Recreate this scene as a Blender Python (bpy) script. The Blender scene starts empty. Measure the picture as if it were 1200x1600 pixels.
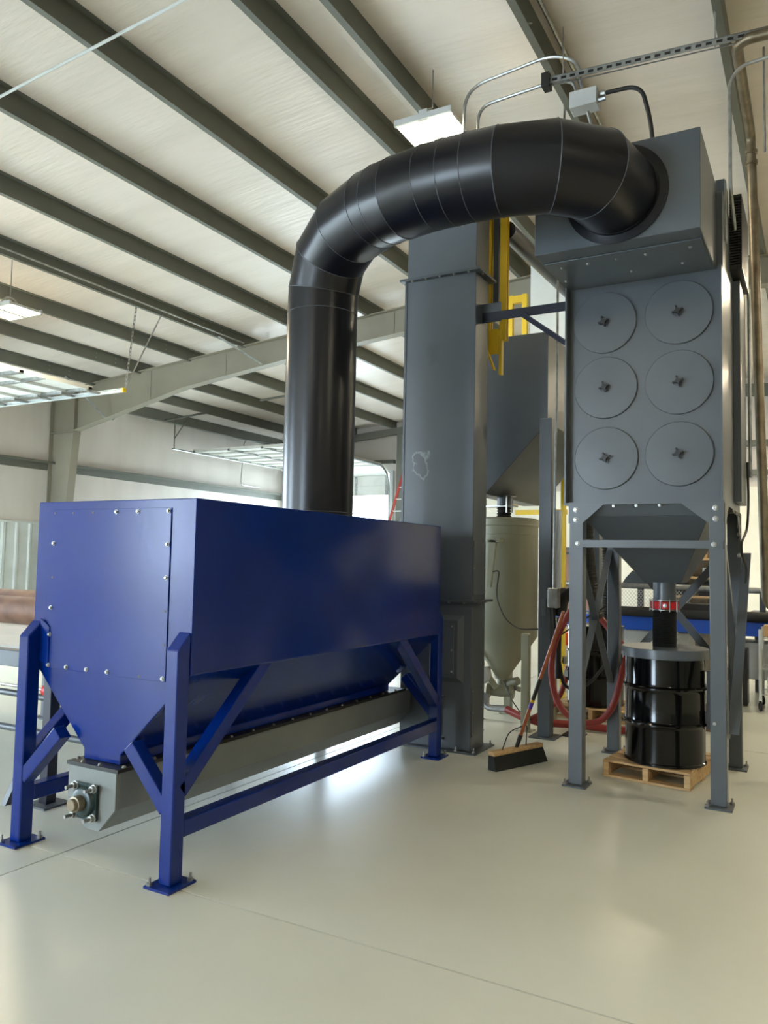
import bpy, math, random
from mathutils import Vector as V, Matrix
random.seed(7)
sc = bpy.context.scene
# ---------------------------------------------------------------- camera
cam = bpy.data.cameras.new('camera'); cam.sensor_fit = 'VERTICAL'; cam.sensor_height = 32
cam.lens = 1226 / 1600 * 32; cam.clip_end = 200
co = bpy.data.objects.new('camera', cam); sc.collection.objects.link(co)
def _dir(x, y): return V((x - 600, 800 - y, -1226)).normalized()
Y_ = _dir(1280, 891); X_ = -_dir(-1616, 832); X_ = (X_ - Y_ * X_.dot(Y_)).normalized(); Z_ = X_.cross(Y_)
co.matrix_world = Matrix.Translation((0, 0, 1.5)) @ Matrix((X_, Y_, Z_)).to_4x4()
sc.camera = co
# ---------------------------------------------------------------- world, exposure
w = bpy.data.worlds.new('sky'); sc.world = w; w.use_nodes = True
bg = w.node_tree.nodes['Background']; bg.inputs[0].default_value = (0.69, 0.85, 1.0, 1); bg.inputs[1].default_value = 10.0
sc.view_settings.view_transform = 'Standard'; sc.view_settings.look = 'None'
sc.view_settings.gamma = 1; sc.view_settings.exposure = 1.5; sc.view_settings.use_curve_mapping = False
LAMP = 62.0
try:
    sc.cycles.max_bounces = 10; sc.cycles.diffuse_bounces = 7; sc.cycles.glossy_bounces = 4
    sc.cycles.sample_clamp_indirect = 6; sc.cycles.use_denoising = True
except Exception: pass
# ---------------------------------------------------------------- materials
def s2l(c): return tuple(((v / 255) / 12.92 if v / 255 <= .04045 else ((v / 255 + .055) / 1.055) ** 2.4) for v in c)
def mat(name, col, rough=.5, metal=0., col2=None, nscale=3., bump=0., bscale=40., stretch=(1, 1, 1), coat=0., lo=.4, hi=.7, rvar=0., spec=.5):
    m = bpy.data.materials.new(name); m.use_nodes = True; nt = m.node_tree; N = nt.nodes; L = nt.links
    b = N['Principled BSDF']; c = s2l(col)
    b.inputs['Base Color'].default_value = (*c, 1); b.inputs['Roughness'].default_value = rough
    b.inputs['Metallic'].default_value = metal; b.inputs['Coat Weight'].default_value = coat
    b.inputs['Coat Roughness'].default_value = .12; b.inputs['Specular IOR Level'].default_value = spec
    tc = N.new('ShaderNodeTexCoord'); mp = N.new('ShaderNodeMapping'); mp.inputs['Scale'].default_value = stretch
    L.new(tc.outputs['Object'], mp.inputs[0])
    n = N.new('ShaderNodeTexNoise'); n.inputs['Scale'].default_value = nscale; n.inputs['Detail'].default_value = 5
    L.new(mp.outputs[0], n.inputs['Vector'])
    r = N.new('ShaderNodeValToRGB'); r.color_ramp.elements[0].position = lo; r.color_ramp.elements[1].position = hi
    c2 = s2l(col2) if col2 else tuple(v * .88 for v in c)
    r.color_ramp.elements[0].color = (*c, 1); r.color_ramp.elements[1].color = (*c2, 1)
    L.new(n.outputs['Fac'], r.inputs[0]); L.new(r.outputs[0], b.inputs['Base Color'])
    if rvar:
        mr = N.new('ShaderNodeMapRange'); mr.inputs[3].default_value = rough - rvar; mr.inputs[4].default_value = rough + rvar
        L.new(n.outputs['Fac'], mr.inputs[0]); L.new(mr.outputs[0], b.inputs['Roughness'])
    if bump:
        n2 = N.new('ShaderNodeTexNoise'); n2.inputs['Scale'].default_value = bscale; n2.inputs['Detail'].default_value = 3
        L.new(mp.outputs[0], n2.inputs['Vector'])
        bu = N.new('ShaderNodeBump'); bu.inputs['Strength'].default_value = bump; bu.inputs['Distance'].default_value = .01
        L.new(n2.outputs['Fac'], bu.inputs['Height']); L.new(bu.outputs[0], b.inputs['Normal'])
    return m
def emis(name, col, s):
    m = bpy.data.materials.new(name); m.use_nodes = True; b = m.node_tree.nodes['Principled BSDF']
    b.inputs['Base Color'].default_value = (.8, .8, .8, 1); b.inputs['Emission Color'].default_value = (*col, 1)
    b.inputs['Emission Strength'].default_value = s; return m
BLUE = mat('blue_paint', (1, 36, 116), .18, nscale=2, col2=(1, 31, 104), bump=.03, bscale=25, rvar=.02, spec=.38)
GREY = mat('machine_grey_paint', (82, 88, 94), .33, nscale=1.5, col2=(77, 83, 88), bump=.06, bscale=30, rvar=.04)
GREYD = mat('dark_grey_paint', (70, 76, 82), .36, nscale=2, bump=.06, bscale=30, rvar=.05)
GALV = mat('galvanised_steel', (170, 172, 170), .35, .8, nscale=14, col2=(140, 143, 142))
STEEL = mat('zinc_bolt', (160, 160, 156), .35, .9)
BLACK = mat('black_gloss_paint', (10, 12, 19), .3, nscale=2, col2=(14, 16, 24), bump=.05, bscale=12, rvar=.01, spec=.42)
DRUM = mat('black_drum_enamel', (7, 8, 8), .12, nscale=3, spec=.4)
RUBBER = mat('black_rubber', (26, 26, 26), .6)
PLASTIC = mat('black_plastic', (22, 22, 22), .45)
WELD = mat('weld_bead', (96, 100, 108), .5, .4)
NAVY = mat('navy_paint', (16, 20, 40), .3)
PURL = mat('purlin_paint', (106, 108, 99), .55, nscale=2)
FRAME = mat('frame_primer', (138, 132, 116), .55, nscale=1.5, col2=(129, 123, 108))
TRGH = mat('trough_grey_paint', (124, 129, 128), .4, nscale=2, col2=(114, 119, 118), bump=.05)
HOSEB = mat('ribbed_hose_plastic', (48, 48, 46), .35)
CEIL = mat('white_vinyl_insulation', (226, 216, 206), .36, nscale=.8, col2=(217, 207, 196), bump=.7, bscale=5, stretch=(.6, 3.6, 1))
WALLM = mat('vinyl_wall_insulation', (210, 203, 195), .5, nscale=.7, col2=(200, 193, 185), bump=.25, bscale=2.5, stretch=(1, 3, .5))
LINER = mat('white_liner_steel', (205, 210, 208), .4)
DRYWALL = mat('drywall_paint', (238, 237, 224), .7, nscale=1)
FLOORM = mat('sealed_concrete', (203, 204, 192), .31, nscale=1.1, col2=(188, 189, 177), bump=.03, bscale=4, rvar=.02, lo=.15, hi=.85)
GROUT = mat('joint_filler', (34, 32, 28), .8)
YARD = mat('yard_concrete', (190, 188, 180), .9)
WOOD = mat('pallet_pine', (196, 164, 118), .7, nscale=5, col2=(168, 134, 90), stretch=(1, 9, 9))
WOODH = mat('handle_wood', (168, 92, 50), .35, nscale=5, col2=(140, 72, 38), stretch=(3, 3, .6))
DOORW = mat('walnut_door', (136, 104, 88), .5, nscale=3, col2=(112, 84, 70), stretch=(6, 6, .7))
YEL = mat('safety_yellow', (226, 188, 30), .45, nscale=2)
BEIGE = mat('olive_grey_enamel', (146, 146, 126), .35, nscale=2, col2=(136, 136, 116))
RED = mat('red_rubber_hose', (138, 44, 38), .5)
REDP = mat('red_clamp', (190, 28, 30), .35)
RUST = mat('rusted_steel', (122, 88, 66), .6, .2, nscale=6, col2=(92, 62, 46))
COPP = mat('weathered_steel_pipe', (140, 130, 110), .4, .7, nscale=8, col2=(112, 98, 78))
GREEN = mat('dark_green_casting', (26, 50, 50), .35)
BBLUE = mat('bench_blue', (22, 74, 168), .4)
ORANGE = mat('orange_plastic', (230, 84, 30), .5)
DOORP = mat('white_door_panel', (214, 214, 208), .45)
CARD = mat('cardboard', (196, 162, 118), .8)
LGREY = mat('light_grey_paint', (190, 192, 190), .5)
BRIS = mat('broom_bristle', (30, 34, 30), .9, bump=.8, bscale=120, stretch=(6, 6, .6))
LITE = emis('lamp_diffuser', (1.0, .87, .62), LAMP)
PEACH = mat('purple_band', (70, 40, 150), .4)
FIBRE = mat('red_fibreglass', (190, 70, 60), .4)
# ---------------------------------------------------------------- mesh helpers
ORG = {}
class MB:
    def __init__(s): s.v = []; s.f = []; s.smooth = False
    def add(s, vs, fs):
        o = len(s.v); s.v += [tuple(a) for a in vs]; s.f += [tuple(i + o for i in f) for f in fs]; return s
    def box(s, x0, x1, y0, y1, z0, z1):
        vs = [(x, y, z) for z in (z0, z1) for y in (y0, y1) for x in (x0, x1)]
        return s.add(vs, [(0, 2, 3, 1), (4, 5, 7, 6), (0, 1, 5, 4), (2, 6, 7, 3), (0, 4, 6, 2), (1, 3, 7, 5)])
    def beam(s, p, q, w, h, up=(0, 0, 1)):
        p, q, up = V(p), V(q), V(up); d = (q - p).normalized(); r = d.cross(up).normalized(); u = r.cross(d)
        c = [(-1, -1), (1, -1), (1, 1), (-1, 1)]
        vs = [a + r * (i * w / 2) + u * (j * h / 2) for a in (p, q) for i, j in c]
        return s.add(vs, [(3, 2, 1, 0), (4, 5, 6, 7), (0, 1, 5, 4), (1, 2, 6, 5), (2, 3, 7, 6), (3, 0, 4, 7)])
    def angle(s, p, q, w, t, a, b):      # L section, legs along a and b
        p, q, a, b = V(p), V(q), V(a).normalized(), V(b).normalized()
        prof = [(0, 0), (w, 0), (w, t), (t, t), (t, w), (0, w)]
        return s.sweep(prof, p, q, a, b)
    def sweep(s, prof, p, q, a, b):
        p, q, a, b = V(p), V(q), V(a), V(b); n = len(prof)
        vs = [e + a * i + b * j for e in (p, q) for i, j in prof]
        fs = [tuple(range(n))[::-1], tuple(range(n, 2 * n))] + [(i, (i + 1) % n, (i + 1) % n + n, i + n) for i in range(n)]
        if a.cross(b).dot(q - p) < 0: fs = [f[::-1] for f in fs]
        return s.add(vs, fs)
    def prism(s, poly, axis, a0, a1):    # poly in the other two axes (cyclic order), extruded
        def mk(p, a):
            return {'x': (a, p[0], p[1]), 'y': (p[0], a, p[1]), 'z': (p[0], p[1], a)}[axis]
        A = {'x': ((0, 1, 0), (0, 0, 1)), 'y': ((1, 0, 0), (0, 0, 1)), 'z': ((1, 0, 0), (0, 1, 0))}[axis]
        area = sum(poly[i][0] * poly[(i + 1) % len(poly)][1] - poly[(i + 1) % len(poly)][0] * poly[i][1] for i in range(len(poly)))
        if area < 0: poly = poly[::-1]
        return s.sweep(poly, mk((0, 0), a0), mk((0, 0), a1), A[0], A[1])
    def hexa(s, b, t):                   # bottom 4, top 4, ccw from above
        return s.add(list(b) + list(t), [(3, 2, 1, 0), (4, 5, 6, 7)] + [(i, (i + 1) % 4, (i + 1) % 4 + 4, i + 4) for i in range(4)])
    def tube(s, pts, r, n=10, caps=True):
        s.smooth = True; P = [V(p) for p in pts]; rings = []
        d0 = (P[1] - P[0]).normalized(); u = d0.orthogonal().normalized()
        rr = r if isinstance(r, (list, tuple)) else [r] * len(P)
        for i, p in enumerate(P):
            d = ((P[min(i + 1, len(P) - 1)] - P[i]).normalized() + (P[i] - P[max(i - 1, 0)]).normalized())
            d = d.normalized() if d.length > 1e-6 else d0
            u = (u - d * u.dot(d)).normalized(); w_ = d.cross(u)
            rings.append([p + (u * math.cos(2 * math.pi * k / n) + w_ * math.sin(2 * math.pi * k / n)) * rr[i] for k in range(n)])
        vs = [q for g in rings for q in g]
        fs = [(i * n + k, i * n + (k + 1) % n, (i + 1) * n + (k + 1) % n, (i + 1) * n + k) for i in range(len(P) - 1) for k in range(n)]
        if caps: fs += [tuple(range(n))[::-1], tuple(range((len(P) - 1) * n, len(P) * n))]
        return s.add(vs, fs)
    def lathe(s, prof, c, axis=(0, 0, 1), n=32):   # prof [(r, h)]
        s.smooth = True; a = V(axis).normalized(); u = a.orthogonal().normalized(); w_ = a.cross(u); c = V(c)
        vs = [c + a * h + (u * math.cos(2 * math.pi * k / n) + w_ * math.sin(2 * math.pi * k / n)) * r for r, h in prof for k in range(n)]
        fs = [(i * n + k, i * n + (k + 1) % n, (i + 1) * n + (k + 1) % n, (i + 1) * n + k) for i in range(len(prof) - 1) for k in range(n)]
        fs += [tuple(range(n))[::-1], tuple(range((len(prof) - 1) * n, len(prof) * n))]
        return s.add(vs, fs)
    def mesh(s, name, m, L=(0, 0, 0), smooth=None):
        me = bpy.data.meshes.new(name); L = V(L)
        me.from_pydata([tuple(V(a) - L) for a in s.v], [], s.f); me.update()
        if m: me.materials.append(m)
        if s.smooth if smooth is None else smooth:
            me.polygons.foreach_set('use_smooth', [True] * len(me.polygons)); me.set_sharp_from_angle(angle=math.radians(35))
        return me
def thing(name, label, cat, loc, group=None):
    o = bpy.data.objects.new(name, None); sc.collection.objects.link(o); o.location = loc; o.empty_display_size = .1
    o['label'] = label; o['category'] = cat; ORG[o.name] = V(loc)
    if group: o['group'] = group
    return o
def obj(name, mb, m, parent=None, bev=0., label=None, kind=None):
    L = ORG.get(parent.name, V((0, 0, 0))) if parent else V((0, 0, 0))
    o = bpy.data.objects.new(name, mb.mesh(name, m, L)); sc.collection.objects.link(o)
    if parent: o.parent = parent
    ORG[o.name] = L
    if bev:
        b = o.modifiers.new('bevel', 'BEVEL'); b.width = bev; b.segments = 1; b.limit_method = 'ANGLE'
    if label: o['label'] = label
    if kind: o['kind'] = kind
    return o
def top(name, mb, m, label, cat, group=None, bev=0., kind=None):   # one-mesh thing
    o = obj(name, mb, m, None, bev); o['label'] = label; o['category'] = cat
    if group: o['group'] = group
    if kind: o['kind'] = kind
    return o
def struct(name, mb, m, parent=None, bev=0.):
    o = obj(name, mb, m, parent, bev)
    if not parent: o['kind'] = 'structure'
    return o
def inst(name, me, parent, loc, rot=None, s=1.):
    o = bpy.data.objects.new(name, me); sc.collection.objects.link(o); o.parent = parent
    o.location = V(loc) - ORG[parent.name]
    if rot is not None: o.rotation_euler = rot
    o.scale = (s, s, s); ORG[o.name] = ORG[parent.name]; return o
hb = MB().lathe([(.015, 0), (.015, .003), (.0105, .0035), (.0105, .011), (.008, .013)], (0, 0, 0), n=10)
BOLT = hb.mesh('bolt', STEEL)                       # axis +z
FY = (math.pi / 2, 0, 0)       # bolt facing -y
FX = (0, math.pi / 2, 0)       # facing +x
UPR = None
def anchor(parent, x, y, z):   # anchor stud with nut on a base plate
    m = MB().lathe([(.014, 0), (.014, .012), (.006, .0125), (.006, .035)], (x, y, z), n=8)
    return obj('anchor_bolt', m, STEEL, parent)
def arc(c, r, a0, a1, ax, ay, n=8):
    c, ax, ay = V(c), V(ax), V(ay)
    return [c + ax * (r * math.cos(a0 + (a1 - a0) * i / n)) + ay * (r * math.sin(a0 + (a1 - a0) * i / n)) for i in range(n + 1)]
def bend(pts, r=.1, n=5):      # round the corners of a polyline
    P = [V(p) for p in pts]; out = [P[0]]
    for i in range(1, len(P) - 1):
        a = (P[i - 1] - P[i]); b = (P[i + 1] - P[i]); t = min(r, a.length * .45, b.length * .45)
        A = P[i] + a.normalized() * t; B = P[i] + b.normalized() * t
        for k in range(n + 1):
            u = k / n; out.append(A * (1 - u) ** 2 + P[i] * 2 * u * (1 - u) + B * u * u)
    return out + [P[-1]]
# ================================================================ STRUCTURE
XW, XR, Y0, Y1 = -14.0, 6.9, -10.0, 19.0
RX = -3.46
def roof(x): return 6.2 + x / 12 if x <= RX else 6.2 + RX / 12 - (x - RX) / 12
ROW = roof(RX)
# floor: slabs with saw-cut joints
fl = struct('floor', MB().box(XW, XR, Y0, Y1, -.2, -.012), GROUT)
xs = [XW, -7.8, -3.36, 1.3, XR]; ys = [Y0, -6.2, -1.72, 2.754, 7.22, 11.7, 16.2, Y1]
for i in range(len(xs) - 1):
    for j in range(len(ys) - 1):
        g = .005
        obj('floor_slab', MB().box(xs[i] + (g if i else 0), xs[i + 1] - g, ys[j] + (g if j else 0), ys[j + 1] - g, -.012, 0), FLOORM, fl)
struct('ground', MB().box(-60, XW - .001, -45, 60, -.12, -.015).box(XW - .001, XR, Y1 + .3, 60, -.12, -.015), YARD)
# ceiling
ce = struct('ceiling', MB().prism([(XW, roof(XW)), (RX, ROW), (XR, roof(XR)), (XR, roof(XR) + .15), (RX, ROW + .15), (XW, roof(XW) + .15)], 'y', Y0, Y1), CEIL)
def purlin(x, side=1):
    z = roof(x) + .004
    # Z section, web faces +x
    prof = [(-.05, -.2), (0, -.2), (0, 0), (.07, 0), (.07, -.004), (.005, -.004), (.005, -.205), (-.055, -.205), (-.055, -.185), (-.05, -.185)]
    return obj('purlin', MB().sweep([(a, b) for a, b in prof], (x, Y0, z), (x, Y1, z), (1, 0, 0), (0, 0, 1)), PURL, ce)
for x in (-12.75, -11.48, -10.2, -8.92, -7.63, -6.34, -5.05, -3.76, -3.17, -1.88, -.56, .75, 2.05, 3.35, 4.65, 5.9):
    purlin(x)
obj('eave_strut', MB().box(XW, XW + .12, Y0, Y1, roof(XW) - .24, roof(XW)), PURL, ce)
# purlin splice bolts near the frames
BH = MB().lathe([(.012, 0), (.012, .008)], (0, 0, 0), n=6).mesh('splice_bolt', STEEL)
for x in (-12.75, -11.48, -10.2, -8.92, -7.63, -6.34, -5.05):
    for y in (10.2, 9.75):
        for dz in (-.06, -.14):
            inst('splice_bolt', BH, ce, (x + .005, y, roof(x) + dz), FX)
# walls with openings
def wall_x(name, x0, x1, holes, m):      # wall in the yz plane, holes = [(y0,y1,z0,z1)]
    b = MB(); y = Y0; H = roof(XW) + .3
    for (a, c, z0, z1) in holes:
        b.box(x0, x1, y, a, -.1, H); b.box(x0, x1, a, c, z1, H)
        if z0 > 0: b.box(x0, x1, a, c, -.1, z0)
        y = c
    b.box(x0, x1, y, Y1, -.1, H); return struct(name, b, m)
wl = wall_x('wall_left', XW - .25, XW, [(-9.9, -8.1, 0, 4.2), (-3.2, 0.8, 0, 3.8), (4.4, 8.0, 0, 3.8)], WALLM)
for y0, y1 in ((8.05, Y1), (.9, 4.35), (-8.0, -3.25)):
    obj('girt', MB().sweep([(0, 0), (.16, 0), (.16, -.05), (.15, -.05), (.15, -.01), (.01, -.01), (.01, -.18), (0, -.18)], (XW, y0, 3.42), (XW, y1, 3.42), (1, 0, 0), (0, 0, 1)), PURL, wl)
# ribbed liner panels up to 2.1 m on the left wall
def liner(y0, n, wdt=.9):
    for k in range(n):
        pts = []; y = y0 + k * wdt
        for r_ in range(3):
            a = y + r_ * wdt / 3
            pts += [(0.012, a), (.012, a + .19), (.04, a + .215), (.04, a + .26), (.012, a + .285)]
        pts += [(.012, y + wdt - .004), (0, y + wdt - .004), (0, y)]
        b = MB().sweep([(p[0], p[1]) for p in pts], (XW, 0, 0), (XW, 0, 2.12), (1, 0, 0), (0, 1, 0))
        obj('liner_panel', b, LINER, wl)
liner(8.1, 12)
obj('liner_cap', MB().box(XW, XW + .05, 8.1, 18.9, 2.12, 2.16), LINER, wl)
wr = struct('wall_right', MB().box(XR, XR + .25, Y0, Y1, -.1, roof(XR) + .3), mat('right_wall_darkened', (128, 125, 114), .7))  # unseen wall, colour darkened so the hopper side mirrors a dim hall
def endwall(name, y0, y1, holes, m):
    b = MB(); x = XW
    def col(a, c, z0, z1top):
        for u, v_ in ((a, min(c, RX)), (max(a, RX), c)):
            if v_ - u > .001:
                b.prism([(u, z0), (v_, z0), (v_, roof(v_) + .1), (u, roof(u) + .1)], 'y', y0, y1)
    for (a, c, z0, z1) in holes:
        col(x, a, -.1, 0); col(a, c, z1, 0); x = c
    col(x, XR, -.1, 0); return struct(name, b, m)
wb = endwall('wall_back', Y1, Y1 + .25, [(-13.6, -10.25, 0, 3.95)], WALLM)
wf = endwall('wall_front', Y0 - .25, Y0, [(-9.5, -6.0, 0, 3.9)], WALLM)
# painted drywall office wall in front of the back wall, right of the far door
struct('wall_office', MB().box(-8.2, XR, 18.85, 18.99, 0, 3.3), DRYWALL)
for z in (3.55, 4.2): obj('girt', MB().box(-10.0, XR, 18.8, 19.0, z, z + .12), PURL, wb)
obj('girt', MB().box(-14, -10.2, 18.86, 19.0, 4.2, 4.3), PURL, wb)
d3 = struct('door_3', MB().box(-5.62, -4.7, 18.82, 18.86, .02, 1.86), DOORW)
obj('door_frame', MB().box(-5.7, -5.62, 18.80, 18.9, 0, 1.93).box(-4.7, -4.62, 18.80, 18.9, 0, 1.93).box(-5.7, -4.62, 18.80, 18.9, 1.86, 1.93), GREYD, d3)
obj('door_closer', MB().box(-5.5, -5.25, 18.76, 18.82, 1.76, 1.82), PLASTIC, d3)
# main frames
def frame(yf, n):
    hw, tf = .09, .016
    top_ = [(-13.25, 4.93), (RX, ROW - .205)]; bot = [(-13.25, 4.06), (-10.3, 4.66), (-7.9, 4.94), (RX, 5.32)]
    # column: web + flanges, tapering towards the base
    c = MB().prism([(-13.95, 0), (-13.6, 0), (-13.25, 4.0), (-13.25, 4.80), (-13.95, 4.80)], 'y', yf - .006, yf + .006)
    c.beam((-13.6, yf, 0), (-13.24, yf, 4.02), tf, 2 * hw, (0, 1, 0)); c.beam((-13.95, yf, 0), (-13.95, yf, 4.80), tf, 2 * hw, (0, 1, 0))
    c.beam((-13.95, yf, 4.81), (-13.25, yf, 4.87), tf, 2 * hw, (0, 1, 0)); c.beam((-13.95, yf, 4.02), (-13.25, yf, 4.02), tf, 2 * hw * .9, (0, 1, 0))
    obj('column', c, FRAME, wl)
    r = MB().prism([(-13.23, 4.04)] + bot[1:] + top_[::-1], 'y', yf - .006, yf + .006)
    bb = [(-13.23, 4.04)] + bot[1:]
    for a, b_ in zip(bb, bb[1:]): r.beam((a[0], yf, a[1]), (b_[0], yf, b_[1]), tf, 2 * hw, (0, 1, 0))
    r.beam((-13.23, yf, 4.93), (RX, yf, ROW - .205), tf, 2 * hw, (0, 1, 0))
    r.beam((-13.235, yf, 3.96), (-13.235, yf, 4.95), tf, 2 * hw, (0, 1, 0))
    def lerp_(pl, x):
        for a, b_ in zip(pl, pl[1:]):
            if a[0] <= x <= b_[0]: return a[1] + (b_[1] - a[1]) * (x - a[0]) / (b_[0] - a[0])
    for x in (-11.2, -9.35, -5.9): r.box(x - .004, x + .004, yf - .014, yf + .014, lerp_(bb, x) + .02, lerp_([(-13.25, 4.93), (RX, ROW - .205)], x) - .02)
    obj('rafter', r, FRAME, ce)
    r2 = MB().prism([(RX, 5.32), (2, 4.9), (6.3, 4.2), (6.3, roof(6.3) - .21), (RX, ROW - .205)], 'y', yf - .006, yf + .006)
    P = [(RX, 5.32), (2, 4.9), (6.3, 4.2)]
    for a, b_ in zip(P, P[1:]): r2.beam((a[0], yf, a[1]), (b_[0], yf, b_[1]), tf, 2 * hw, (0, 1, 0))
    r2.beam((RX, yf, ROW - .205), (6.3, yf, roof(6.3) - .205), tf, 2 * hw, (0, 1, 0))
    obj('rafter', r2, FRAME, ce)
    obj('column', MB().prism([(6.55, 0), (6.85, 0), (6.85, 4.8), (6.3, 4.9), (6.3, 4.2)], 'y', yf - .09, yf + .09), FRAME, wr)
    for x, y2 in ((-12.75, 1), (-8.92, 1)):   # flange braces from rafter bottom to purlin
        zb = 4.15 if x < -12 else 4.83
        obj('flange_brace', MB().beam((x + .45, yf - .09, zb + .06), (x + .02, yf - .75, roof(x) - .19), .008, .05, (1, 0, 0)), GALV, ce)
        obj('flange_brace', MB().beam((x + .45, yf + .09, zb + .06), (x + .02, yf + .75, roof(x) - .19), .008, .05, (1, 0, 0)), GALV, ce)
frame(10.85, 'olive grey tapered steel column and rafter spanning the hall behind the duct')
frame(2.36, 'tapered overhead frame, crossing the hall above the viewer')
obj('rafter', MB().prism([(-13.9, 4.62), (-10, 4.98), (RX, 5.5), (RX, ROW - .21), (-13.9, roof(-13.9) - .21)], 'y', 18.72, 18.84), PURL, wb)
obj('post', MB().box(-10.0, -9.8, 18.66, 18.84, 0, 4.97), PURL, wb)
obj('rafter', MB().prism([(RX, 5.45), (XR, 4.7), (XR, 5.0), (RX, 5.7)], 'y', 18.72, 18.84), PURL, wb)
# ---- overhead sectional door of the left wall, rolled up (door_1)
DZ = 4.02
d1 = struct('door_1', MB().box(-13.9, -13.84, 4.3, 8.2, 3.55, 3.9), DOORP)
x = -13.55
for k in range(7):
    x0, x1 = x + k * .56, x + k * .56 + .55
    b = MB().box(x0, x1, 4.5, 8.16, DZ + .03, DZ + .05)
    obj('door_panel', b, DOORP, d1)
    for xx in (x0, x1 - .03): obj('panel_rib', MB().box(xx, xx + .03, 4.5, 8.16, DZ - .01, DZ + .03), DOORP, d1)
    for yy in (4.5, 5.7, 6.9, 8.08): obj('panel_stile', MB().box(x0, x1, yy, yy + .07, DZ - .015, DZ + .03), GALV, d1)
    obj('roller_hinge', MB().box(x1 - .05, x1 + .03, 8.02, 8.2, DZ - .05, DZ - .015).tube([(x1, 8.1, DZ - .035), (x1, 8.28, DZ - .035)], .02, 8), GALV, d1)
obj('door_panel_rib', MB().box(-13.55, -9.65, 7.3, 7.34, DZ - .02, DZ + .03), GALV, d1)
obj('track', MB().sweep([(0, 0), (.04, 0), (.04, .006), (.006, .006), (.006, .05), (.04, .05), (.04, .056), (0, .056)], (-13.8, 8.3, DZ - .06), (-9.1, 8.3, DZ - .06), (0, -1, 0), (0, 0, 1)), LINER, d1)
obj('track_end', MB().box(-9.12, -9.09, 8.25, 8.31, DZ - .06, DZ), YEL, d1, label='yellow track end stop')
def perf(p, q, w_=.03):
    b = MB(); p, q = V(p), V(q); n = int((q - p).length / .06); d = (q - p) / n
    for sgn in (-1, 1):
        o_ = V((sgn * w_ / 2, 0, 0)); b.beam(p + o_, q + o_, .006, .006, (0, 1, 0))
    for i in range(n): b.beam(p + d * i, p + d * (i + .45), w_, .004, (0, 1, 0))
    return b
obj('hanger', perf((-9.10, 8.3, DZ), (-8.94, 8.31, roof(-8.94) - .12)), GALV, d1)
obj('hanger', MB().beam((-9.1, 8.3, DZ), (-8.93, 8.85, roof(-8.93) - .1), .006, .03, (1, 0, 0)), GALV, d1)
# ---- far door (door_2) partly lowered
d2 = struct('door_2', MB().box(-13.62, -13.5, 18.9, 19.0, 0, 4.0).box(-10.35, -10.23, 18.9, 19.0, 0, 4.0), LINER)
for z0, z1 in ((3.32, 3.86),):
    obj('door_panel', MB().box(-13.5, -10.35, 18.84, 18.88, z0, z1), DOORP, d2)
    for zz in (z0, (z0 + z1) / 2, z1 - .03): obj('panel_rib', MB().box(-13.5, -10.35, 18.82, 18.845, zz, zz + .03), DOORP, d2)
    for xx in (-13.5, -12.4, -11.4, -10.42): obj('panel_stile', MB().box(xx, xx + .07, 18.815, 18.84, z0, z1), GALV, d2)
obj('door_panel', MB().beam((-11.93, 18.86, 3.88), (-11.93, 18.5, 4.13), 3.15, .04, (0, 1, 1)), DOORP, d2)
for k in range(7):
    y1_, y0_ = 18.45 - k * .56, 18.45 - k * .56 - .55
    obj('door_panel', MB().box(-13.5, -10.35, y0_, y1_, 4.13, 4.16), DOORP, d2)
    for yy in (y0_, y1_ - .03): obj('panel_rib', MB().box(-13.5, -10.35, yy, yy + .03, 4.09, 4.13), DOORP, d2)
    for xx in (-13.5, -12.4, -11.4, -10.42): obj('panel_stile', MB().box(xx, xx + .06, y0_, y1_, 4.08, 4.13), GALV, d2)
for xx in (-13.56, -10.3):
    obj('track', MB().tube(bend([(xx, 13.9, 4.1), (xx, 18.4, 4.1), (xx, 18.8, 3.75), (xx, 18.85, 0.05)], .35), .022, 6), GALV, d2)
    zt = roof(xx) - .2
    obj('hanger', MB().beam((xx, 13.95, 4.1), (xx, 13.95, zt - .05), .03, .006, (0, 1, 0)), PURL, d2)
    obj('hanger', MB().beam((xx, 13.95, 4.35), (xx + .3, 14.05, zt - .05), .03, .006, (0, 1, 0)), PURL, d2)
    obj('hanger_rail', MB().beam((xx - .7, 13.95, zt - .07), (xx + .95, 13.95, zt + .03), .04, .04, (0, 1, 0)), PURL, d2)
# ================================================================ BLUE HOPPER
HX0, HX1, HY0, HY1, HZ0, HZ1 = -3.70, -2.573, 2.81, 5.56, .95, 1.782
bx0, bx1, bz = -3.27, -3.01, .475
hop = thing('blue_hopper', 'long blue steel hopper on braced legs with a bolted front panel', 'hopper', (-3.14, 4.2, 0))
b = MB(); prof = [(HX0, HZ1), (HX0, HZ0), (bx0, bz + .05), (bx0, bz), (bx1, bz), (bx1, bz + .05), (HX1, HZ0), (HX1, HZ1)]
b.prism(prof, 'y', HY0, HY1); obj('hopper_body', b, BLUE, hop, .004)
pan = obj('access_panel', MB().box(-3.575, -2.728, HY0 - .006, HY0, .905, 1.738), BLUE, hop, .001)
for x in (-3.56, -3.40, -3.25, -3.10, -2.95, -2.745): inst('bolt', BOLT, pan, (x, HY0 - .006, 1.722), FY, .8) if x > -3.2 else None
for x in (-3.56, -3.42, -3.27, -3.12, -2.745): inst('bolt', BOLT, pan, (x, HY0 - .006, .92), FY, .8)
for z in (1.08, 1.22, 1.56): inst('bolt', BOLT, pan, (-3.56, HY0 - .006, z), FY, .8)
for z in (1.40, 1.56): inst('bolt', BOLT, pan, (-2.745, HY0 - .006, z), FY, .8)
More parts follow.
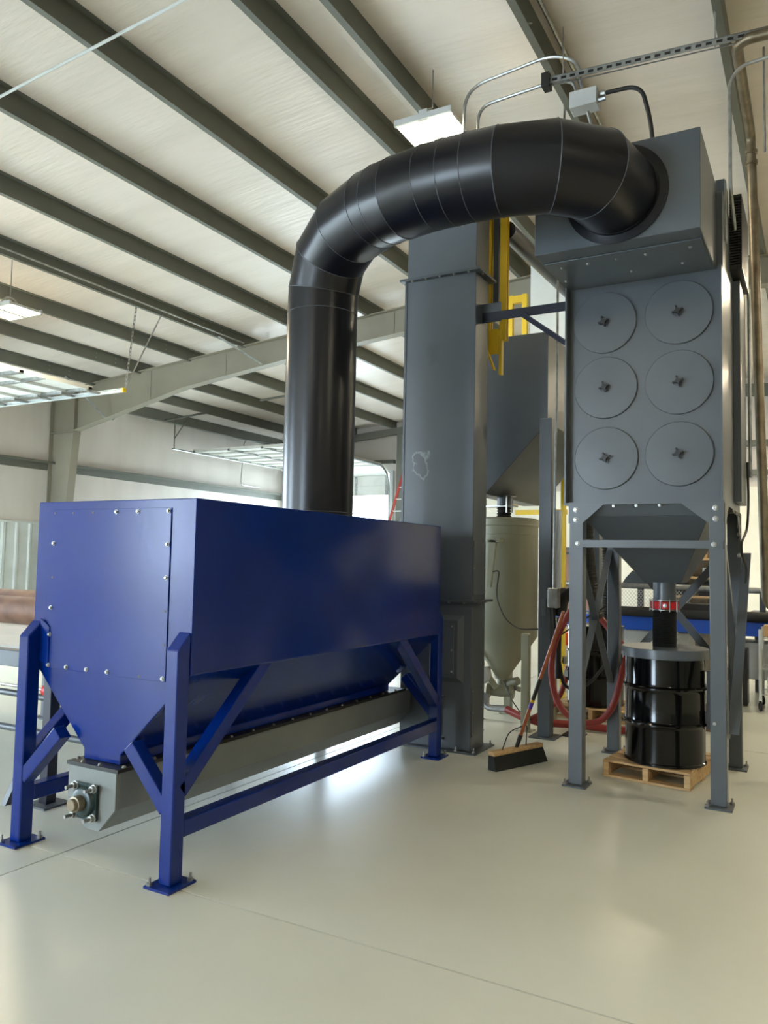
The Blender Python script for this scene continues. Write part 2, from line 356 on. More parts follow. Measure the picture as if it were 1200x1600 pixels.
for x, z in ((-3.56, 1.72), (-3.42, 1.72), (-3.27, 1.72), (-3.56, 1.38), (-2.745, 1.24), (-2.745, 1.08), (-2.9, .918)):
    obj('bolt_hole', MB().lathe([(.006, 0), (.006, .0015)], (x, HY0 - .0075, z), (0, 1, 0), 8), PLASTIC, pan)
# legs
def bleg(x0, yf, front):
    lg = obj('leg', MB().prism([(yf, 0.012), (yf + .08, .012), (yf + .08, 1.15 if front else 1.07), (yf, 1.07 if front else 1.15)], 'x', x0, x0 + .075), BLUE, hop, .005)
    obj('base_plate', MB().box(x0 - .04, x0 + .115, yf - .05, yf + .13, 0, .012), BLUE, lg, .001)
    for dx, dy in ((-.02, -.03), (.095, .11)): anchor(lg, x0 + dx, yf + dy, .012)
    return lg
LF, LB = 2.73, 5.56
for x0 in (-3.705, -2.655):
    bleg(x0, LF, True); bleg(x0, LB, False)
obj('gusset', MB().prism([(-3.63, .94), (-3.56, .93), (-3.56, 1.12), (-3.63, 1.16)], 'y', HY0 - .012, HY0 - .007), BLUE, hop)
for xc in (-3.665, -2.615):
    rr_ = obj('lower_rail', MB().box(xc - .035, xc + .035, LF + .08, LB, .21, .29), BLUE, hop, .004)
    obj('brace', MB().beam((xc, LF + .06, .42), (xc, 3.42, .97), .07, .07, (1, 0, 0)), BLUE, hop, .003)
    obj('brace', MB().beam((xc, LB + .02, .42), (xc, 4.95, .97), .07, .07, (1, 0, 0)), BLUE, hop, .003)
for s_, xl, xi in ((1, -2.64, -2.885), (-1, -3.645, -3.385)):
    for yy in (LF + .04, LB + .04):
        obj('brace', MB().beam((xl, yy, .34), (xi, yy, .60), .07, .07, (0, 1, 0)), BLUE, hop, .003)
# ================================================================ SCREW CONVEYOR
TX0, TX1 = -3.30, -2.966
scw = thing('screw_conveyor', 'grey screw conveyor trough with a bearing on its end, slung under the blue hopper', 'conveyor', (-3.13, 4.3, .16))
tp = [(TX0, .455), (TX0, .27), (-3.165, .165), (-3.07, .165), (TX1, .28), (TX1, .455)]
obj('trough', MB().prism(tp, 'y', 2.77, 5.86), TRGH, scw, .003)
obj('end_plate', MB().prism(tp, 'y', 2.748, 2.768), TRGH, scw, .002)
fg = obj('flange', MB().box(TX0 - .012, TX1 + .012, 2.745, 5.75, .456, .474), PLASTIC, scw)
yy = 2.80
while yy < 5.7:
    for xx in (TX1 - .006, TX0 + .006): inst('bolt', BOLT, fg, (xx, yy, .474), None, .8)
    yy += .2
for xx in (-3.22, -3.1): inst('bolt', BOLT, fg, (xx, 2.765, .474), None, .8)
bh = obj('bearing_housing', MB().box(-3.235, -3.075, 2.728, 2.748, .215, .385).lathe([(.076, 0), (.068, .02), (.052, .026)], (-3.155, 2.728, .30), (0, -1, 0), 24), GREEN, scw, .003)
obj('shaft', MB().lathe([(.038, 0), (.038, .05), (.03, .052), (.03, .066), (.027, .07)], (-3.155, 2.715, .30), (0, -1, 0), 20), COPP, bh)
for dx, dz in ((-.065, -.07), (.065, -.07), (.065, .07), (-.065, .07)):
    obj('stud_bolt', MB().lathe([(.022, 0), (.022, .006), (.017, .007), (.017, .022), (.009, .023), (.009, .06)], (-3.155 + dx, 2.728, .30 + dz), (0, -1, 0), 8), STEEL, bh)
# ================================================================ BLACK DUCT
R = .25
path = [(-3.09, 4.60, 1.782), (-3.09, 4.60, 1.83), (-3.09, 4.60, 3.24), (-3.085, 4.60, 3.42), (-2.985, 4.53, 3.63), (-2.77, 4.41, 3.745), (-2.49, 4.29, 3.775), (-2.38, 4.25, 3.775),
        (-2.24, 4.20, 3.765), (-2.03, 4.17, 3.77), (-1.89, 4.165, 3.77), (-1.75, 4.165, 3.77), (-1.58, 4.17, 3.765), (-1.30, 4.235, 3.76), (-1.115, 4.41, 3.755), (-1.05, 4.715, 3.75)]
duct = thing('exhaust_duct', 'thick black segmented duct rising from the blue hopper and curving over into the grey collector', 'duct', (-3.09, 4.60, 1.782))
P = [V(p) for p in path]; n = 48
D = [(P[i + 1] - P[i]).normalized() for i in range(len(P) - 1)]
u = V((1, 0, 0)); ring = [P[0] + V((math.cos(2 * math.pi * k / n), math.sin(2 * math.pi * k / n), 0)) * R for k in range(n)]
for i in range(len(D)):
    nm = (D[i] + D[i + 1]).normalized() if i + 1 < len(D) else D[i]
    nx = [q + D[i] * ((P[i + 1] - q).dot(nm) / D[i].dot(nm)) for q in ring]
    b = MB(); b.smooth = True; b.add(ring + nx, [(k, (k + 1) % n, (k + 1) % n + n, k + n) for k in range(n)])
    obj('duct_segment', b, BLACK, duct)
    if i + 1 < len(D):
        wb_ = MB(); cc = sum(nx, V()) / n; q = [cc + (p - cc) * 1.003 for p in nx]; q.append(q[0]); wb_.tube(q, .0025, 5, False)
        obj('weld_seam', wb_, WELD, duct)
    ring = nx
obj('flange', MB().lathe([(R, -.03), (R + .004, -.03), (R + .006, -.012), (R + .055, -.008), (R + .055, 0), (R, 0)], (-1.05, 4.715, 3.75), (0, 1, 0), 48), BLACK, duct)
obj('base_flange', MB().lathe([(R, 0), (R + .03, 0), (R + .03, .008), (R + .003, .01), (R, .03)], (-3.09, 4.6, 1.783), (0, 0, 1), 48), BLACK, duct)
# ================================================================ DUST COLLECTOR
col = thing('dust_collector', 'tall grey dust collector on four legs with six round filter covers and a funnel', 'dust collector', (-1.04, 6.0, 0))
CX0, CX1, CY0, CY1, CZ0, CZ1 = -1.56, -.53, 5.41, 6.62, 1.925, 4.0
CYP = 5.49
obj('housing', MB().box(CX0, CX1, CYP, CY1, CZ0, CZ1), GREY, col, .004)
for xa in (CX0, CX1 - .012): obj('side_lip', MB().box(xa, xa + .012, CY0, CYP, CZ0, 3.47), GREY, col, .001)
# header: box in front of the top
hd = obj('inlet_header', MB().prism([(4.72, 3.46), (4.90, 3.455), (CYP, 3.475), (CYP, 4.06), (4.72, 4.06)], 'x', -1.56, -.572), GREY, col, .004)
obj('header_panel', MB().hexa([(-1.54, 4.86, 3.445), (-.59, 4.86, 3.445), (-.59, 5.40, 3.463), (-1.54, 5.40, 3.463)], [(-1.54, 4.86, 3.452), (-.59, 4.86, 3.452), (-.59, 5.40, 3.47), (-1.54, 5.40, 3.47)]), GREY, col)
for x in (-1.45, -1.28, -1.1, -.92, -.66): inst('bolt', BOLT, hd, (x, 4.95, 3.443), (math.pi, 0, 0), .8)
for x in (-1.5, -1.06, -.74): inst('bolt', BOLT, hd, (x, 5.22, 3.452), (math.pi, 0, 0), .8)
def star(r1, r2, n=4, t=.02):
    return [(r * math.cos(a), r * math.sin(a)) for k in range(2 * n) for r, a in [((r1 if k % 2 == 0 else r2), math.pi * k / n + .3)]]
for (x, z) in ((-1.297, 3.205), (-1.291, 2.742), (-1.286, 2.246), (-.807, 3.213), (-.805, 2.737), (-.807, 2.254)):
    r_ = .217
    cv = obj('filter_cover', MB().lathe([(r_, 0), (r_, .016), (r_ - .004, .019), (.02, .022)], (x, CYP, z), (0, -1, 0), 56), GREY, col)
    kn = MB().sweep([(a * 1.0, c) for a, c in star(.032, .015)], (x, CYP - .045, z), (x, CYP - .065, z), (1, 0, 0), (0, 0, 1))
    kn.lathe([(.012, 0), (.012, .03)], (x, CYP - .02, z), (0, -1, 0), 8)
    for k in range(4):
        a = 2 * math.pi * k / 4 + .3; kn.lathe([(.007, 0), (.008, .008), (.007, .02)], (x + .031 * math.cos(a), CYP - .045, z + .031 * math.sin(a)), (0, -1, 0), 8)
    o = obj('star_knob', kn, PLASTIC, cv)
# bottom skirt with corner gussets
for s_, xa, xb in ((1, CX0 + .035, -1.29), (-1, CX1 + .005, -.78)):
    xo = xa; xi = xo + s_ * .095
    obj('gusset', MB().prism([(xo, 1.925), (xo, 1.79), (xi, 1.79), (xb, 1.915), (xb, 1.925)], 'y', CY0 - .006, CY0 + .004), GREY, col)
obj('skirt_flange', MB().box(CX0, CX1 + .006, CY0 - .008, CYP, 1.918, 1.934), GREY, col)
obj('side_gusset', MB().prism([(CY0, 1.925), (CY0, 1.80), (CY0 + .1, 1.80), (CY0 + .3, 1.915), (CY1 - .3, 1.915), (CY1 - .1, 1.72), (CY1, 1.72), (CY1, 1.925)], 'x', CX1, CX1 + .006), GREY, col)
for yy in (5.98, 6.1, 6.22, 6.34, 6.45): inst('bolt', BOLT, col, (CX1 + .006, yy, 1.9), FX)
# funnel
FB = [(-1.10, 5.86), (-.85, 5.86), (-.85, 6.14), (-1.10, 6.14)]
f0 = [(-1.44, 5.46), (-.62, 5.46), (-.62, 6.57), (-1.44, 6.57)]
obj('funnel', MB().hexa([(x, y, 1.39) for x, y in FB], [(x, y, 1.84) for x, y in f0]).hexa([(x, y, 1.84) for x, y in f0], [(x, y, 1.925) for x, y in ((-1.46, 5.43), (-.60, 5.43), (-.60, 6.6), (-1.46, 6.6))]), GREYD, col, .003)
for x in (-1.22, -1.07, -.92): inst('bolt', BOLT, col, (x, CY0 + .015, 1.91), FY, .8)
obj('outlet_spout', MB().lathe([(.078, 0), (.078, .15)], (-.985, 6.0, 1.25), n=28), GREY, col)
# legs
for (x0, y0, fr) in ((-1.52, CY0, 1), (-.615, CY0, 1), (-1.52, CY1 - .095, 0), (-.615, CY1 - .095, 0)):
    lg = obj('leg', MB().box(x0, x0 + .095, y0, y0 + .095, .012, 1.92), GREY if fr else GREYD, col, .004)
    obj('base_plate', MB().box(x0 - .03, x0 + .13, y0 - .05, y0 + .13, 0, .012), GREYD, lg)
    anchor(lg, x0 + .115, y0 + .11, .012); anchor(lg, x0 - .015, y0 - .03, .012)
cb = obj('cross_bar', MB().box(-1.50, -.53, CY0 - .014, CY0 - .002, 1.625, 1.675), GREY, col)
for x in (-1.46, -.585): inst('bolt', BOLT, cb, (x, CY0 - .014, 1.65), FY, 1.1)
for x in (-1.475, -.575):
    for z in (1.885, 1.815): inst('bolt', BOLT, col, (x, CY0 - .006, z), FY, 1.25)
inst('bolt', BOLT, col, (-.59, CY0, .52), FY, .7)
# side bracing, right side (outer angles) and left side, back
xr = -.515
obj('brace', MB().angle((xr, 5.46, .46), (xr, 6.60, 1.62), .062, .006, (0, .7, -.7), (1, 0, 0)), GREY, col)
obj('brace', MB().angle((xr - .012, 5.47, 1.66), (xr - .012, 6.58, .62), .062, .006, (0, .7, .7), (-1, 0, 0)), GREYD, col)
xl = -1.525
obj('brace', MB().angle((xl, 5.47, .50), (xl, 6.55, 1.66), .05, .006, (0, .7, -.7), (1, 0, 0)), GREY, col)
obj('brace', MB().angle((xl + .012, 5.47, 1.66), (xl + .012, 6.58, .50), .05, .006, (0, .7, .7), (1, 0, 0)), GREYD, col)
yb = CY1 + .004
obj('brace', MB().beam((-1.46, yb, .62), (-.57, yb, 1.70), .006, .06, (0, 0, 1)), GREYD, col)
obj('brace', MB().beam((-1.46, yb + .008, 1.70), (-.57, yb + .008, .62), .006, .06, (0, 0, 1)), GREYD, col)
inst('bolt', BOLT, col, (-1.015, yb - .005, 1.16), FY, 1.2)
for z in (1.82, 1.76, 1.6): inst('bolt', BOLT, col, (-.53, CY1 - .1, z), FY, 1.1)
# things on the collector's right side
obj('side_duct', MB().box(CX1, CX1 + .05, 6.15, 6.6, 1.98, 3.6), GREY, col, .003)
obj('lifting_lug', MB().box(CX1 - .0, CX1 + .012, 5.6, 5.66, 3.9, 4.12).box(CX1, CX1 + .012, 5.6, 5.66, 3.7, 3.9), GALV, col)
mg = obj('motor_cover', MB().box(-.60, -.54, 5.75, 6.0, 3.95, 4.2), GREYD, col)
mesh_ = MB(); mesh_.box(-.53, -.45, 5.95, 6.55, 3.62, 3.64).box(-.53, -.45, 5.95, 6.55, 4.14, 4.16)
for k in range(26): mesh_.box(-.53, -.45, 5.95, 6.55, 3.64 + k * .0195, 3.65 + k * .0195)
for k in range(2): mesh_.box(-.525, -.455, 5.97 + k * .54, 6.0 + k * .54, 3.63, 4.15)
obj('mesh_guard', mesh_, PLASTIC, col)
# coupling, hose, drum
cp = thing('pipe_coupling', 'red segmented clamp coupling above the black drum hose', 'coupling', (-.985, 6.0, 1.17))
obj('band', MB().lathe([(.086, 0), (.095, .005), (.095, .055), (.086, .06)], (-.985, 6.0, 1.195), n=32), REDP, cp)
for k in range(10):
    a = 2 * math.pi * k / 10 + .2; cx, cy = -.985 + .1 * math.cos(a), 6.0 + .1 * math.sin(a)
    obj('clamp_rod', MB().tube([(cx, cy, 1.18), (cx, cy, 1.27)], .005, 6), STEEL, cp)
for z in (1.19, 1.258): obj('clamp_ring', MB().lathe([(.086, 0), (.104, 0), (.104, .005), (.086, .005)], (-.985, 6.0, z), n=32), STEEL, cp)
obj('emblem_bolt', MB().lathe([(.014, 0), (.014, .006), (.006, .007), (.006, .012)], (-.985 + .02, 5.90, 1.225), (0, -1, 0), 12), GALV, cp)
pr = []; z = .925
while z < 1.185: pr += [(.079, z), (.086, z + .004), (.079, z + .008)]; z += .0085
hs = top('flex_hose', MB().lathe(pr, (-.985, 6.0, 0), n=28), RUBBER, 'black ribbed hose between red coupling and drum lid', 'hose')
def drum(name, label, cx, cy, z0, r=.275, lid=None):
    t = thing(name, label, 'drum', (cx, cy, z0)); h = .78
    p = [(r - .008, 0), (r + .006, .004), (r + .006, .016), (r - .002, .022)]
    for zc in (h * .36, h * .68): p += [(r - .002, zc - .035), (r + .001, zc - .02), (r + .012, zc - .008), (r + .012, zc + .002), (r, zc + .012), (r + .002, zc + .016), (r - .002, zc + .03)]
    p += [(r - .002, h - .02), (r + .006, h - .014), (r + .006, h - .002), (r - .01, h)]
    obj('drum_body', MB().lathe(p, (cx, cy, z0), n=48), DRUM, t)
    return t
DCX, DCY, DZ0 = -.985, 6.0, .125
dr = drum('steel_drum', 'glossy black steel drum with grey lid on a small pallet under the collector', DCX, DCY, DZ0)
obj('drum_lid', MB().lathe([(.298, 0), (.3, .002), (.3, .062), (.296, .066), (.08, .069)], (DCX, DCY, DZ0 + .735), n=48), GREY, dr)
obj('lid_clamp', MB().box(DCX + .285, DCX + .325, DCY - .05, DCY, .38, .78).box(DCX + .28, DCX + .33, DCY - .06, DCY + .0, .42, .5), PLASTIC, dr)
def pallet(name, label, cx, cy, rot, wx, wy, z0=0., hgt=.12):
    t = thing(name, label, 'pallet', (cx, cy, z0))
    def B(x0, x1, y0, y1, z0_, z1_, nm):
        o = obj(nm, MB().box(cx + x0, cx + x1, cy + y0, cy + y1, z0 + z0_, z0 + z1_), WOOD, t, .002)
    for k in range(3):
        x = -wx / 2 + k * (wx - .04) / 2; B(x, x + .04, -wy / 2, wy / 2, .017, hgt - .017, 'stringer')
    nb = 6
    for k in range(nb):
        y = -wy / 2 + k * (wy - .09) / (nb - 1); B(-wx / 2, wx / 2, y, y + .09, hgt - .016, hgt, 'deck_board')
    for k in range(3):
        y = -wy / 2 + k * (wy - .09) / 2; B(-wx / 2, wx / 2, y, y + .09, 0, .016, 'bottom_board')
    t.rotation_euler = (0, 0, rot); return t
pallet('wooden_pallet', 'small wooden pallet under the black drum with the grey lid', -1.03, 6.10, math.radians(-7), .60, .72)
# second drum behind
drum('steel_drum', 'black steel drum behind the collector legs, below two ribbed hoses', -1.98, 8.02, .125)
pallet('wooden_pallet', 'wooden pallet under the rear black drum', -1.95, 8.06, math.radians(-1), .8, .68)
for i, (pts, r_, lb) in enumerate((([(-1.99, 7.75, 2.2), (-1.985, 7.74, 1.7), (-1.95, 7.74, 1.35), (-1.90, 7.8, 1.02), (-1.87, 7.9, .90)], .055, 'ribbed flexible hose curving into the rear black drum, the left one'),
                                   ([(-1.80, 7.86, 2.3), (-1.80, 7.86, 1.7), (-1.81, 7.9, 1.3), (-1.82, 7.95, .91)], .085, 'wide ribbed flexible hose dropping onto the rear black drum, the right one'))):
    pp = []; rr = []; Q = [V(p) for p in pts]
    for a, c in zip(Q, Q[1:]):
        m_ = max(2, int((c - a).length / .013))
        for k in range(m_): pp.append(a.lerp(c, k / m_)); rr.append(r_ if len(pp) % 2 else r_ * .9)
    top('flex_hose', MB().tube(pp, rr, 16), HOSEB, lb, 'hose')
# ================================================================ BUCKET ELEVATOR
EX0, EX1, EY0, EY1 = -3.07, -2.435, 5.87, 6.15
el = thing('bucket_elevator', 'tall grey rectangular bucket elevator casing behind the blue hopper', 'bucket elevator', (-2.75, 6.0, 0))
def scuffed():                      # paint with a chalky ring stain and a dull smudge of their own
    m = GREY.copy(); m.name = 'scuffed_grey_paint'; nt = m.node_tree; N = nt.nodes; L = nt.links
    tc = N.new('ShaderNodeTexCoord'); nz = N.new('ShaderNodeTexNoise'); nz.inputs['Scale'].default_value = 7; nz.inputs['Detail'].default_value = 4
    L.new(tc.outputs['Object'], nz.inputs['Vector'])
    ad = N.new('ShaderNodeVectorMath'); ad.operation = 'MULTIPLY_ADD'; L.new(nz.outputs['Color'], ad.inputs[0]); ad.inputs[1].default_value = (.26, 0, .26); L.new(tc.outputs['Object'], ad.inputs[2])
    src = N['Principled BSDF'].inputs['Base Color'].links[0].from_socket
    for (px_, pz), ring, colr, amt in (((-.155, 2.30), ((.0, 0), (.075, 0), (.088, 1), (.10, 0)), (150, 156, 158), .55), ((-.155, 2.30), ((.0, 1), (.07, 1), (.085, 0)), (70, 74, 77), .5), ((-.07, 3.24), ((0, 1), (.04, .8), (.09, 0)), (66, 70, 72), .45)):
        di = N.new('ShaderNodeVectorMath'); di.operation = 'DISTANCE'; di.inputs[1].default_value = (px_ + .13, -.13, pz + .13)
        sc_ = N.new('ShaderNodeVectorMath'); sc_.operation = 'MULTIPLY'; sc_.inputs[1].default_value = (1, 0, 1); L.new(ad.outputs[0], sc_.inputs[0])
        di.inputs[1].default_value = (px_ + .13, 0, pz + .13); L.new(sc_.outputs[0], di.inputs[0])
        r = N.new('ShaderNodeValToRGB'); e = r.color_ramp.elements
        e[0].position = ring[0][0]; e[0].color = (ring[0][1],) * 3 + (1,); e[1].position = ring[1][0] + .001; e[1].color = (ring[1][1],) * 3 + (1,)
        for p, v in ring[2:]: q = e.new(p); q.color = (v,) * 3 + (1,)
        L.new(di.outputs['Value'], r.inputs[0])
        mu = N.new('ShaderNodeMath'); mu.operation = 'MULTIPLY'; mu.inputs[1].default_value = amt; L.new(r.outputs[0], mu.inputs[0])
        mx = N.new('ShaderNodeMix'); mx.data_type = 'RGBA'; L.new(mu.outputs[0], mx.inputs['Factor']); L.new(src, mx.inputs['A']); mx.inputs['B'].default_value = (*s2l(colr), 1); src = mx.outputs['Result']
    L.new(src, N['Principled BSDF'].inputs['Base Color']); return m
SCUFF = scuffed()
for z0, z1, nm in ((0.012, 1.19, 'boot_section'), (1.2, 3.9, 'casing_section'), (3.91, 5.04, 'head_section')):
    obj(nm, MB().box(EX0, EX1, EY0, EY1, z0, z1), SCUFF if nm == 'casing_section' else GREY, el, .004)
for z in (1.195, 3.905):
    f_ = obj('flange', MB().box(EX0 - .05, EX1 + .05, EY0 - .05, EY1 + .05, z - .01, z + .01), GREYD, el)
    for k in range(5): inst('bolt', BOLT, f_, (EX0 + .06 + k * .13, EY0 - .03, z - .01), (math.pi, 0, 0), .9)
    for k in range(2): inst('bolt', BOLT, f_, (EX1 + .03, EY0 + .06 + k * .14, z - .01), (math.pi, 0, 0), .9)
obj('edge_strip', MB().box(EX0 - .02, EX0, EY0 - .004, EY0 + .03, 1.2, 3.9), GREYD, el)
hf = obj('hatch_frame', MB().hexa([(-2.98, EY0 - .001, .54), (-2.50, EY0 - .001, .54), (-2.50, EY0 - .001, 1.08), (-2.98, EY0 - .001, 1.08)][::-1], [(-2.94, EY0 - .04, .58), (-2.54, EY0 - .04, .58), (-2.54, EY0 - .04, 1.04), (-2.94, EY0 - .04, 1.04)][::-1]), GREY, el)
ht = obj('hatch_door', MB().box(-2.91, -2.57, EY0 - .05, EY0 - .041, .61, 1.01), GREY, el, .002)
for z in (.63, .8, .99): inst('bolt', BOLT, ht, (-2.585, EY0 - .05, z), FY, .6)
for z0, z1 in ((1.24, 1.68), (.12, .5)):
    sd = obj('side_panel', MB().box(EX1, EX1 + .006, EY0 + .015, EY1 - .015, z0, z1), GREY, el, .001)
    for z in (z0 + .02, (z0 + z1) / 2, z1 - .02):
        for y in (EY0 + .025, EY1 - .025): inst('bolt', BOLT, sd, (EX1 + .006, y, z), FX, .55)
obj('take_up_rod', MB().tube([(-2.69, EY0 - .02, .1), (-2.69, EY0 - .02, .42)], .008, 8).box(-2.72, -2.66, EY0 - .035, EY0, .08, .1).box(-2.72, -2.66, EY0 - .035, EY0, .41, .43), GREYD, el)
obj('base_plate', MB().box(EX0 - .06, EX1 + .07, EY0 - .07, EY1 + .07, 0, .012), GREYD, el)
for x, y in ((EX1 + .045, EY0 - .03), (EX1 + .045, EY1 + .04), (EX1 - .1, EY0 - .05)): anchor(el, x, y, .012)
obj('head_bracket', MB().angle((-2.44, 5.95, 4.5), (-2.2, 5.95, 4.5), .05, .005, (0, 1, 0), (0, 0, 1)), GREYD, el)
# navy bracket between elevator and collector
nb_ = thing('tie_bracket', 'navy angle bracket tying the grey elevator to the dust collector', 'bracket', (-2.0, 6.0, 3.55))
obj('tie_bar', MB().angle((-2.43, 6.0, 3.58), (CX0, 6.0, 3.58), .075, .006, (0, 1, 0), (0, 0, -1)), NAVY, nb_)
obj('diagonal_bar', MB().angle((-2.10, 5.99, 3.56), (CX0, 5.99, 3.14), .05, .006, (0, -1, 0), (0, 0, -1)), NAVY, nb_)
obj('mounting_plate', MB().box(-2.435, -2.27, 6.012, 6.022, 3.5, 3.66), GREY, nb_)
# yellow mast behind the elevator
ym = thing('yellow_mast', 'pair of yellow channels with a grey tube between, bolted beside the elevator', 'mast', (-2.4, 6.3, 3.3))
for x0 in (-2.53, -2.385):
    obj('channel', MB().sweep([(0, 0), (.06, 0), (.06, .012), (.012, .012), (.012, .05), (.06, .05), (.06, .062), (0, .062)], (x0, 6.28, 3.42), (x0, 6.28, 5.0), (1, 0, 0), (0, 1, 0)), YEL, ym)
obj('guide_tube', MB().box(-2.455, -2.405, 6.3, 6.34, 3.66, 4.95), GREY, ym, label='grey square tube')
obj('foot_plate', MB().box(-2.53, -2.39, 6.27, 6.28, 3.30, 3.52), YEL, ym)
obj('strut', MB().beam((-2.51, 6.26, 3.40), (-2.42, 6.26, 3.16), .012, .05, (0, 1, 0)), YEL, ym)
obj('side_plate', MB().box(-2.385, -2.36, 6.27, 6.32, 3.12, 3.5), YEL, ym)
obj('mount_bar', MB().box(-2.60, -2.33, 6.15, 6.28, 4.6, 4.66), GREY, ym, label='grey mounting bar')
# ================================================================ GREY BIN behind elevator
bn = thing('storage_bin', 'dark grey wedge-bottom storage bin on posts between the elevator and the collector', 'bin', (-2.8, 7.6, 0))
BX0, BX1, BY0, BY1 = -3.45, -2.13, 6.85, 8.45
obj('bin_body', MB().prism([(BX0, 3.62), (BX0, 2.78), (-2.90, 2.15), (-2.72, 2.15), (BX1, 2.78), (BX1, 3.62)], 'y', BY0, BY1), GREYD, bn, .004)
for x0, y0 in ((-2.165, 6.73), (-3.5, 6.73), (-2.165, 8.46), (-3.5, 8.46)):
    lg = obj('post', MB().box(x0, x0 + .11, y0, y0 + .11, .012, 2.8), GREYD, bn, .003)
    obj('base_plate', MB().box(x0 - .06, x0 + .17, y0 - .06, y0 + .17, 0, .012), GREYD, lg)
obj('junction_plate', MB().box(-2.14, -2.10, 6.722, 6.73, 1.05, 1.20), GREY, bn)
obj('outlet', MB().lathe([(.07, 0), (.07, .08), (.12, .085), (.12, .1), (.05, .1)], (-2.72, 7.35, 2.08), n=20), GREYD, bn)
pr = []; z = 1.93
while z < 2.06: pr += [(.06, z), (.075, z + .012), (.06, z + .024)]; z += .026
top('flex_boot', MB().lathe(pr, (-2.72, 7.35, 0), n=24), RUBBER, 'short black bellows between the grey bin and the olive tank', 'bellows')
obj('bin_clamp', MB().box(-2.9, -2.6, 7.28, 7.42, 2.06, 2.075).tube([(-2.62, 7.3, 2.0), (-2.62, 7.3, 2.14)], .01, 6).tube([(-2.66, 7.26, 2.0), (-2.66, 7.26, 2.16)], .01, 6), STEEL, bn, label='zinc slide gate')
# vertical conduit beside the bin
top('conduit', MB().tube([(-2.0, 6.7, 4.35), (-2.0, 6.7, 2.9), (-2.01, 6.7, 2.6), (-2.02, 6.7, 1.30)], .011, 8), GALV, 'thin steel conduit dropping down the corner of the grey bin', 'conduit')
top('conduit_box', MB().box(-2.06, -1.97, 6.66, 6.74, 1.13, 1.3), GALV, 'small galvanised box on a pipe beside the grey bin post', 'electrical box', bev=.004)
top('conduit', MB().box(-2.04, -1.98, 6.75, 6.80, 1.3, 1.98), LGREY, 'pale square riser above the galvanised box beside the bin post', 'conduit')
# ================================================================ OLIVE TANK (blast pot)
pt = thing('pressure_tank', 'olive grey cylindrical pressure tank with a cone bottom under the grey bin', 'tank', (-2.72, 7.35, 0))
TXc, TYc = -2.72, 7.35
obj('tank_shell', MB().lathe([(.07, .40), (.09, .44), (.335, .80), (.335, 1.86), (.345, 1.865), (.345, 1.875), (.34, 1.88), (.34, 1.93), (.3, 1.945), (.06, 1.95)], (TXc, TYc, 0), n=40), BEIGE, pt)
obj('seam_ring', MB().lathe([(.334, 0), (.339, .004), (.334, .008)], (TXc, TYc, 1.78), n=40), BEIGE, pt)
for k in range(4):
    a = math.radians(-62 + 90 * k); cx, cy = TXc + .37 * math.cos(a) + .13, TYc + .36 * math.sin(a) - .03
    if k == 0: cx, cy = -2.34, 6.93
    lg = obj('leg', MB().box(cx - .035, cx + .035, cy - .035, cy + .035, .01, .87), BEIGE, pt, .003)
    obj('base_plate', MB().box(cx - .07, cx + .07, cy - .07, cy + .07, 0, .01), BEIGE, lg)
obj('manway_bracket', MB().prism([(-2.70, 1.72), (-2.63, 1.72), (-2.68, 1.28), (-2.72, 1.28)], 'y', 6.90, 6.94).box(-2.72, -2.60, 6.90, 7.02, 1.70, 1.73), BEIGE, pt)
vb = MB().lathe([(.075, 0), (.075, .03), (.05, .035), (.05, .1), (.075, .105), (.075, .13)], (TXc, TYc, .28), n=20)
vb.lathe([(.04, -.14), (.07, -.13), (.07, -.1), (.05, -.09), (.06, 0), (.05, .09), (.07, .1), (.07, .13), (.04, .14)], (TXc, TYc - .05, .27), (1, .2, 0), 16)
vb.tube([(TXc - .12, TYc - .1, .5), (TXc - .1, TYc - .1, .4), (TXc - .02, TYc - .1, .3)], .03, 10)
obj('metering_valve', vb, BEIGE, pt)
obj('valve_dome', MB().lathe([(.085, 0), (.08, .03), (.04, .05), (.02, .055)], (TXc - .14, TYc - .12, .42), (-.4, -1, .2), 20), LGREY, pt, label='pale domed valve cover')
obj('side_valve', MB().lathe([(.04, -.06), (.045, 0), (.04, .06)], (TXc + .12, TYc - .02, .36), (1, -.3, .4), 12).tube([(TXc + .05, TYc, .33), (TXc + .2, TYc - .05, .3)], .025, 8), BEIGE, pt)
obj('outlet_elbow', MB().tube(bend([(TXc - .1, TYc - .15, .25), (TXc - .1, TYc - .18, .12), (TXc + .12, TYc - .2, .13)], .06), .032, 10), GALV, pt)
top('red_hose', MB().tube([(-2.60, 7.15, .13), (-2.45, 7.1, .09), (-2.25, 7.06, .06), (-2.0, 7.2, .05), (-1.7, 7.25, .04), (-1.5, 7.3, .035)], .034, 10), RED, 'red rubber hose lying on the floor from the olive tank valve', 'hose')
top('black_cable', MB().tube(bend([(-2.68, 6.92, 1.42), (-2.60, 6.92, 1.44), (-2.62, 6.88, 1.2), (-2.52, 6.85, 1.0), (-2.38, 6.84, .91), (-2.16, 6.80, .93)], .12), .006, 6), RUBBER, 'thin black cable drooping across the olive tank', 'cable')
top('black_cable', MB().tube(bend([(-2.62, 7.1, .40), (-2.5, 7.0, .25), (-2.4, 6.98, .14), (-2.3, 6.95, .1)], .1), .006, 6), RUBBER, 'thin black cable under the olive tank valve', 'cable')
